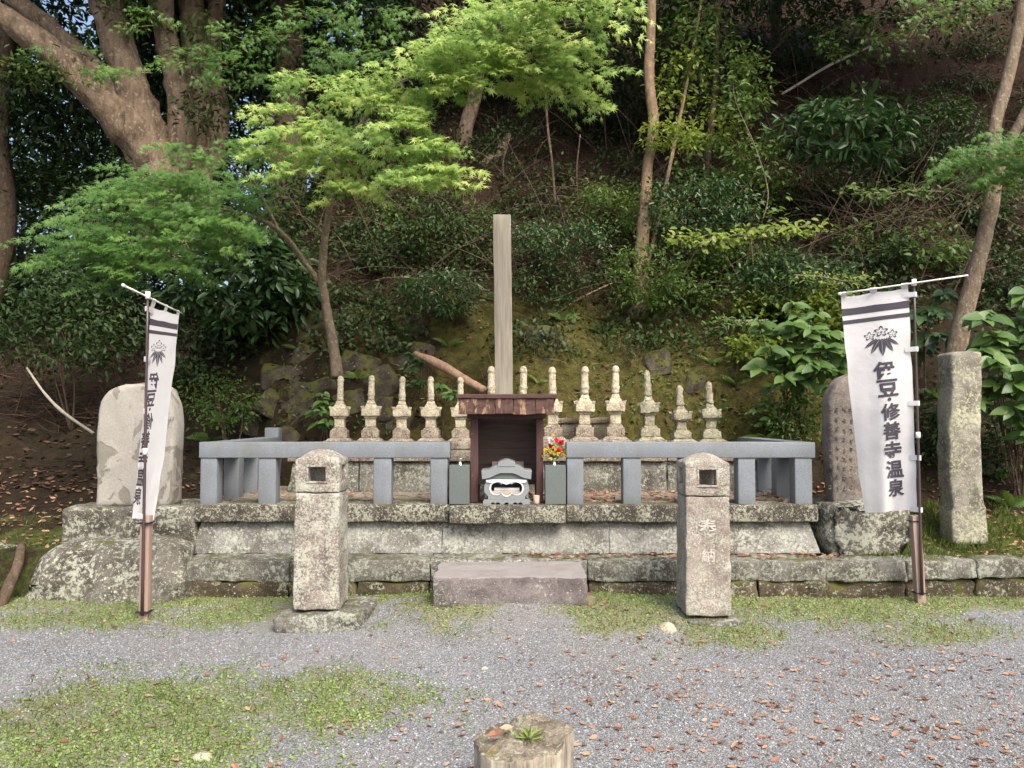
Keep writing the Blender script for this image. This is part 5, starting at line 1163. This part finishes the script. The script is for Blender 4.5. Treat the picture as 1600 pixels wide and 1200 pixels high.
def branch_leaves(name, label, pts, n, size, mat, d, T=OVAL, spread=.09, wid=1.1, rad=.008):
    t = thing(name, label, 'branch', tuple(P(*pts[0], d)))
    c = catmull([P(a, b, d) for a, b in pts], 8); MB().add(*tube([P(a, b, d) for a, b in pts], [rad*1.4, rad*.5], 6, 6)).build('stem', M['bark_maple'], t, True)
    Pp = np.array([c[random.randrange(len(c))] for _ in range(n)])+rv(n, spread)*np.array([1, 1, .45]); D = rv(n)*np.array([1, .6, .3])+np.array([0, -.3, -.45]); Nn = np.array([0, -.6, .8])+rv(n, .25)
    leaves('foliage', Pp, D, Nn, size*(.7+.6*rng.random(n)), T, M[mat], t, None, wid); return t
branch_leaves('leafy_branch', 'sunlit yellow-green leafy branch reaching level across the slope', [(1275, 352), (1210, 360), (1150, 368), (1100, 375), (1055, 368)], 330, .085, 'bright', 9.4, spread=.11, wid=1.4)
branch_leaves('leafy_branch', 'thin fresh green branch below the long-leaved shrub', [(1475, 300), (1420, 298), (1370, 305), (1325, 292)], 150, .085, 'evermid', 9.6, spread=.07)
branch_leaves('leafy_branch', 'airy yellow-green twigs above the right banner', [(1240, 430), (1280, 432), (1330, 440), (1360, 432)], 200, .045, 'bright', 9., spread=.1)
branch_leaves('leafy_branch', 'feathery yellowish maple twig at the top right corner', [(1420, 60), (1450, 20), (1500, 5), (1560, -5)], 300, .07, 'maple_deep', 9.6, MAPLE, .14)
branch_leaves('leafy_branch', 'curving vine with pale twigs and fresh leaves right of the thin trunk', [(1190, 350), (1200, 300), (1180, 230), (1150, 160), (1145, 120)], 130, .1, 'evermid', 10.4, spread=.14)

# big-leaved shrubs: every leaf an object of its own
def leafmesh(name, mat, wid=.5):
    V = []; Fc = []; n = 6
    for i in range(n+1):
        t = i/n; w_ = wid*math.sin(math.pi*min(1, t**.75))**.85*.5 if 0 < t < 1 else 0; zc = .06-.2*(t-.35)**2-.1*t*t
        if i in (0, n): V.append((0, t, zc))
        else: V += [(-w_, t, zc+.05*wid), (0, t, zc), (w_, t, zc+.05*wid)]
    Fc = [(0, 2, 1), (0, 3, 2)]
    for i in range(n-2):
        a = 1+3*i; Fc += [(a, a+1, a+4, a+3), (a+1, a+2, a+5, a+4)]
    a = 1+3*(n-2); l = len(V)-1; Fc += [(a, a+1, l), (a+1, a+2, l)]
    me = bpy.data.meshes.new(name); me.from_pydata(V, [], Fc); me.polygons.foreach_set('use_smooth', [True]*len(Fc)); me.materials.append(mat); return me
LM1, LM2 = leafmesh('broad_leaf', M['hydr']), leafmesh('broad_leaf', M['hydrdark'])
def big_leaf_shrub(name, label, px, py, d, rx, ry, whorls, size, me, per=6, rd=.45, foot=None):
    c = P(px, py, d); r_ = (pxr(rx, d), rd, pxr(ry, d)); f = Vector(foot) if foot else Vector((c.x, c.y+.2, H(c.x, c.y+.2)-.05))
    t = thing(name, label, 'shrub', tuple(f)); b = MB(); e = ell(whorls, .15)
    for k in range(whorls):
        w_ = c+Vector((e[k, 0]*r_[0], -abs(e[k, 1])*r_[1]+r_[1]*.4, e[k, 2]*r_[2]))
        if k % 4 == 0: b.add(*tube([f+Vector((random.uniform(-.1, .1), 0, 0)), f.lerp(w_, .6)+Vector((0, .1, .06)), w_], [.009, .006, .004], 5, 4, cap=False))
        a0 = random.random()*6.28; m = per+random.randint(-1, 1)
        for j in range(m):
            a = a0+2*math.pi*j/m; D = Vector((math.cos(a), math.sin(a)*.55-.25, -.35+random.uniform(-.25, .35)+.35*math.sin(a)*0)).normalized()
            Nn = (Vector((0, -.75, .8))+Vector((random.gauss(0, .2), random.gauss(0, .2), 0))).normalized(); Xx = D.cross(Nn).normalized(); Nn = Xx.cross(D)
            o = bpy.data.objects.new('leaf', me); COL.objects.link(o); o.parent = t; s_ = size*random.uniform(.65, 1.25)
            mw = Matrix((Xx, D, Nn)).transposed().to_4x4(); mw.translation = w_-f+D*.01+Vector((0, 0, random.uniform(-.03, .01)))
            o.matrix_local = mw @ Matrix.Diagonal((s_*random.uniform(.85, 1.2), s_, s_, 1))
    b.build('stem', M['bark_dark'], t, True)
    return t
big_leaf_shrub('hydrangea_shrub', 'light green large-leaved shrub between the towers and the right banner', 1255, 545, 8.5, 82, 84, 62, .18, LM1, foot=tuple(HV(3.2, 8.9)))
big_leaf_shrub('hydrangea_shrub', 'full large-leaved green shrub crowding the right edge behind the monument', 1590, 560, 7.8, 86, 136, 66, .2, LM1, foot=tuple(HV(5.3, 8.2)))
big_leaf_shrub('aucuba_shrub', 'darker large-leaved shrub between the right banner pole and the leaning trunk', 1465, 500, 8.9, 34, 60, 15, .17, LM2, foot=tuple(HV(4.75, 9.2)))
big_leaf_shrub('aucuba_shrub', 'small upright leafy plant on the bank above the second and third towers', 648, 575, 9.3, 22, 26, 9, .1, LM2, per=7, rd=.1)
big_leaf_shrub('aucuba_shrub', 'round-leaved plant beside the tower left of the shrine roof', 695, 610, 8.95, 20, 20, 8, .085, LM1, rd=.1)
big_leaf_shrub('hydrangea_shrub', 'low yellowish leafy plant at the right end of the tower row', 1200, 640, 8.8, 40, 34, 20, .085, LM1, rd=.2)
big_leaf_shrub('hydrangea_shrub', 'young green plant on the bank beside the leftmost tower', 500, 640, 8.9, 26, 34, 11, .1, LM1, rd=.15)

def fern_mesh():
    V = []; Fc = []; n = 13
    for i in range(n):
        t = (i+.5)/n; L = .27*math.sin(math.pi*min(1, (.12+t*.92)))**.8+.02; z = .25*t-.55*t*t
        for sg in (-1, 1):
            b = len(V); V += [(0, t-.035, z), (0, t+.035, z-.01), (sg*L*.7, t+.06, z-.04), (sg*L, t+.08, z-.1), (sg*L*.6, t-.01, z-.03)]; Fc += [(b, b+1, b+2, b+4), (b+4, b+2, b+3)]
    b = len(V)
    for i in range(6): t = i/5; z = .25*t-.55*t*t; V += [(-.008, t, z), (.008, t, z)]
    Fc += [(b+2*i, b+2*i+1, b+2*i+3, b+2*i+2) for i in range(5)]
    me = bpy.data.meshes.new('frond'); me.from_pydata(V, [], Fc); me.materials.append(M['fern']); return me
FM = fern_mesh()
def fern(px, py, size, n, label, spread=1.9, up=.5):
    c = hill_at(px, py); t = thing('fern', label, 'fern', tuple(c))
    for k in range(n):
        o = bpy.data.objects.new('frond', FM); COL.objects.link(o); o.parent = t; a = -math.pi/2+(k/(max(1, n-1))-.5)*2*spread+random.uniform(-.2, .2)
        D = Vector((math.cos(a), math.sin(a)*.6, up+random.uniform(-.25, .25))).normalized(); Nn = Vector((0, -.5, .85)); Xx = D.cross(Nn).normalized(); Nn = Xx.cross(D)
        s_ = size*random.uniform(.75, 1.2); o.matrix_local = Matrix((Xx, D, Nn)).transposed().to_4x4() @ Matrix.Scale(s_, 4)
for a in ((940, 520, .26, 6, 'bright yellow-green fern on the moss above the thick pinkish tower'), (1060, 530, .18, 4, 'small fern tuft on the moss above the shortest tower'), (1112, 568, .2, 5, 'dark fern on the moss above the rightmost tower'),
          (360, 660, .3, 7, 'fern spreading behind the left fence corner'), (395, 640, .26, 6, 'fern beside the first rocks of the outcrop'), (330, 690, .26, 6, 'low fern outside the left fence'), (465, 545, .2, 4, 'yellowish fern in a crack of the rock outcrop'),
          (700, 540, .22, 5, 'fern among twigs above the fallen limb'), (840, 600, .18, 4, 'tiny drooping fern beside the wooden post'), (1195, 690, .26, 6, 'yellow fern outside the right end of the platform'), (1150, 600, .24, 5, 'fern at the right end of the mossy bank'),
          (1240, 660, .26, 6, 'fern under the light green large-leaved shrub'), (1460, 620, .26, 5, 'fern between the banner pole and the monument'), (1575, 790, .26, 6, 'fern at the foot of the bank by the right edge'), (1120, 640, .2, 4, 'fern behind the cap of the rightmost tower'),
          (1560, 745, .24, 5, 'fern above the grass at the right edge'), (770, 470, .22, 5, 'fern beside the wooden post half way up the bank'), (1020, 470, .24, 6, 'fern at the foot of the tan trunk'), (600, 480, .22, 5, 'fern growing above the rock outcrop'), (880, 500, .2, 5, 'fern on the moss left of the bright one'), (1090, 480, .22, 5, 'fern at the top of the moss by the pale sprig'), (560, 590, .2, 5, 'fern between the rocks and the third tower'), (905, 560, .14, 4, 'pale seedling fern over the thick towers'), (1250, 355, .2, 4, 'fern below the sunlit branch')):
    fern(*a)
branch_leaves('mimosa_plant', 'pale compound-leaved sprig reaching left below the dark shrub, above the moss', [(1200, 500), (1170, 502), (1140, 500), (1115, 503)], 150, .07, 'evermid', 9., spread=.1, wid=.8)
# undergrowth: grass tufts and low weeds on the bank
def brushwood():
    b = MB()
    for _ in range(420):
        px, py = (random.uniform(1290, 1420), random.uniform(330, 410)) if random.random() < .15 else (random.uniform(480, 1640), random.uniform(60, 480))
        p = hill_at(px, py)+Vector((0, -.05, .03)); a = random.uniform(-.5, 1.2); L_ = random.uniform(.4, 1.5); dv = Vector((math.cos(a)*random.choice((-1, 1)), -.2, math.sin(a)+.3))*L_
        q_ = p+dv*.5+Vector((random.uniform(-.1, .1), -.1, random.uniform(.0, .2))); e = p+dv; e.z = max(e.z, H(e.x, e.y)+.02) if random.random() < .7 else e.z
        b.add(*tube([p, q_, e], [random.uniform(.005, .011), .006, .003], 4, 3, cap=False))
    tag(b.build('brushwood_debris', M['bark_dark'], None), 'bare brushwood and runners tangled over the shaded slope', kind='stuff')
brushwood()
def bank_stuff():
    Pp = []; S_ = []
    spots_ = [(980, 560, 60), (1150, 570, 60), (1100, 520, 50), (870, 560, 40), (1000, 480, 60), (620, 420, 60), (700, 600, 50), (800, 620, 60), (1180, 620, 40), (940, 630, 60), (1540, 700, 60), (1460, 680, 40)]
    for px, py, n in spots_:
        for _ in range(n*5):
            c = hill_at(px+random.gauss(0, 30), py+random.gauss(0, 20)); Pp.append(c); S_.append(random.uniform(.08, .26))
    Pp = np.array(Pp); n = len(Pp); D = rv(n)*np.array([.4, .3, .3])+np.array([0, -.5, -.15+.4])
    tag(leaves('dry_grass', Pp, D, rv(n)+np.array([0, -1, 0]), np.array(S_), DIAM, M['straw'], None, None, .05), 'dry straw and thin stalks hanging on the mossy bank', kind='stuff')
    pts = [hill_at(random.uniform(420, 1290), random.uniform(420, 690))+Vector((0, -.02, .02)) for _ in range(2600)]
    pts = [p for p in pts if fbm(p, 1.4) > -.05]; Pp = np.array(pts); n = len(Pp)
    tag(leaves('undergrowth', Pp, rv(n)+np.array([0, -.6, .2]), np.array([0, -.7, .7])+rv(n, .3), .025+.04*rng.random(n), OVAL, M['evermid'], None, None, 1.2), 'small weeds dotted over the bank', kind='stuff')
    pts = [hill_at(random.uniform(-50, 1650), random.uniform(150, 560))+Vector((0, -.03, .03)) for _ in range(13000)]
    pts = [p for p in pts if fbm(p, .8) > -.08]; Pp = np.repeat(np.array(pts), 5, 0); n = len(Pp); Pp = Pp+rv(n, .09)+np.array([0, 0, .08])
    tag(leaves('undergrowth', Pp, rv(n)+np.array([0, -.5, 0]), np.array([0, -.5, .8])+rv(n, .35), .05+.05*rng.random(n), DIAM, M['ever'], None, None, 1.), 'dark low undergrowth on the shaded slope', kind='stuff')
    # moss fuzz
    pts = [hill_at(random.uniform(780, 1240), random.uniform(480, 690)) for _ in range(7000)]; Pp = np.array(pts); n = len(Pp)
    tag(leaves('moss_cover', Pp, rv(n)+np.array([0, -.6, .8]), rv(n), .015+.03*rng.random(n), DIAM, M['mossleaf'], None, None, .35), 'short fuzzy moss over the bank', kind='stuff')
M['mossleaf'] = leafmat('moss_tufts', [(.07, .07, .012), (.12, .115, .02), (.19, .17, .035)], .8, .2, (.2, .18, .03))
bank_stuff()
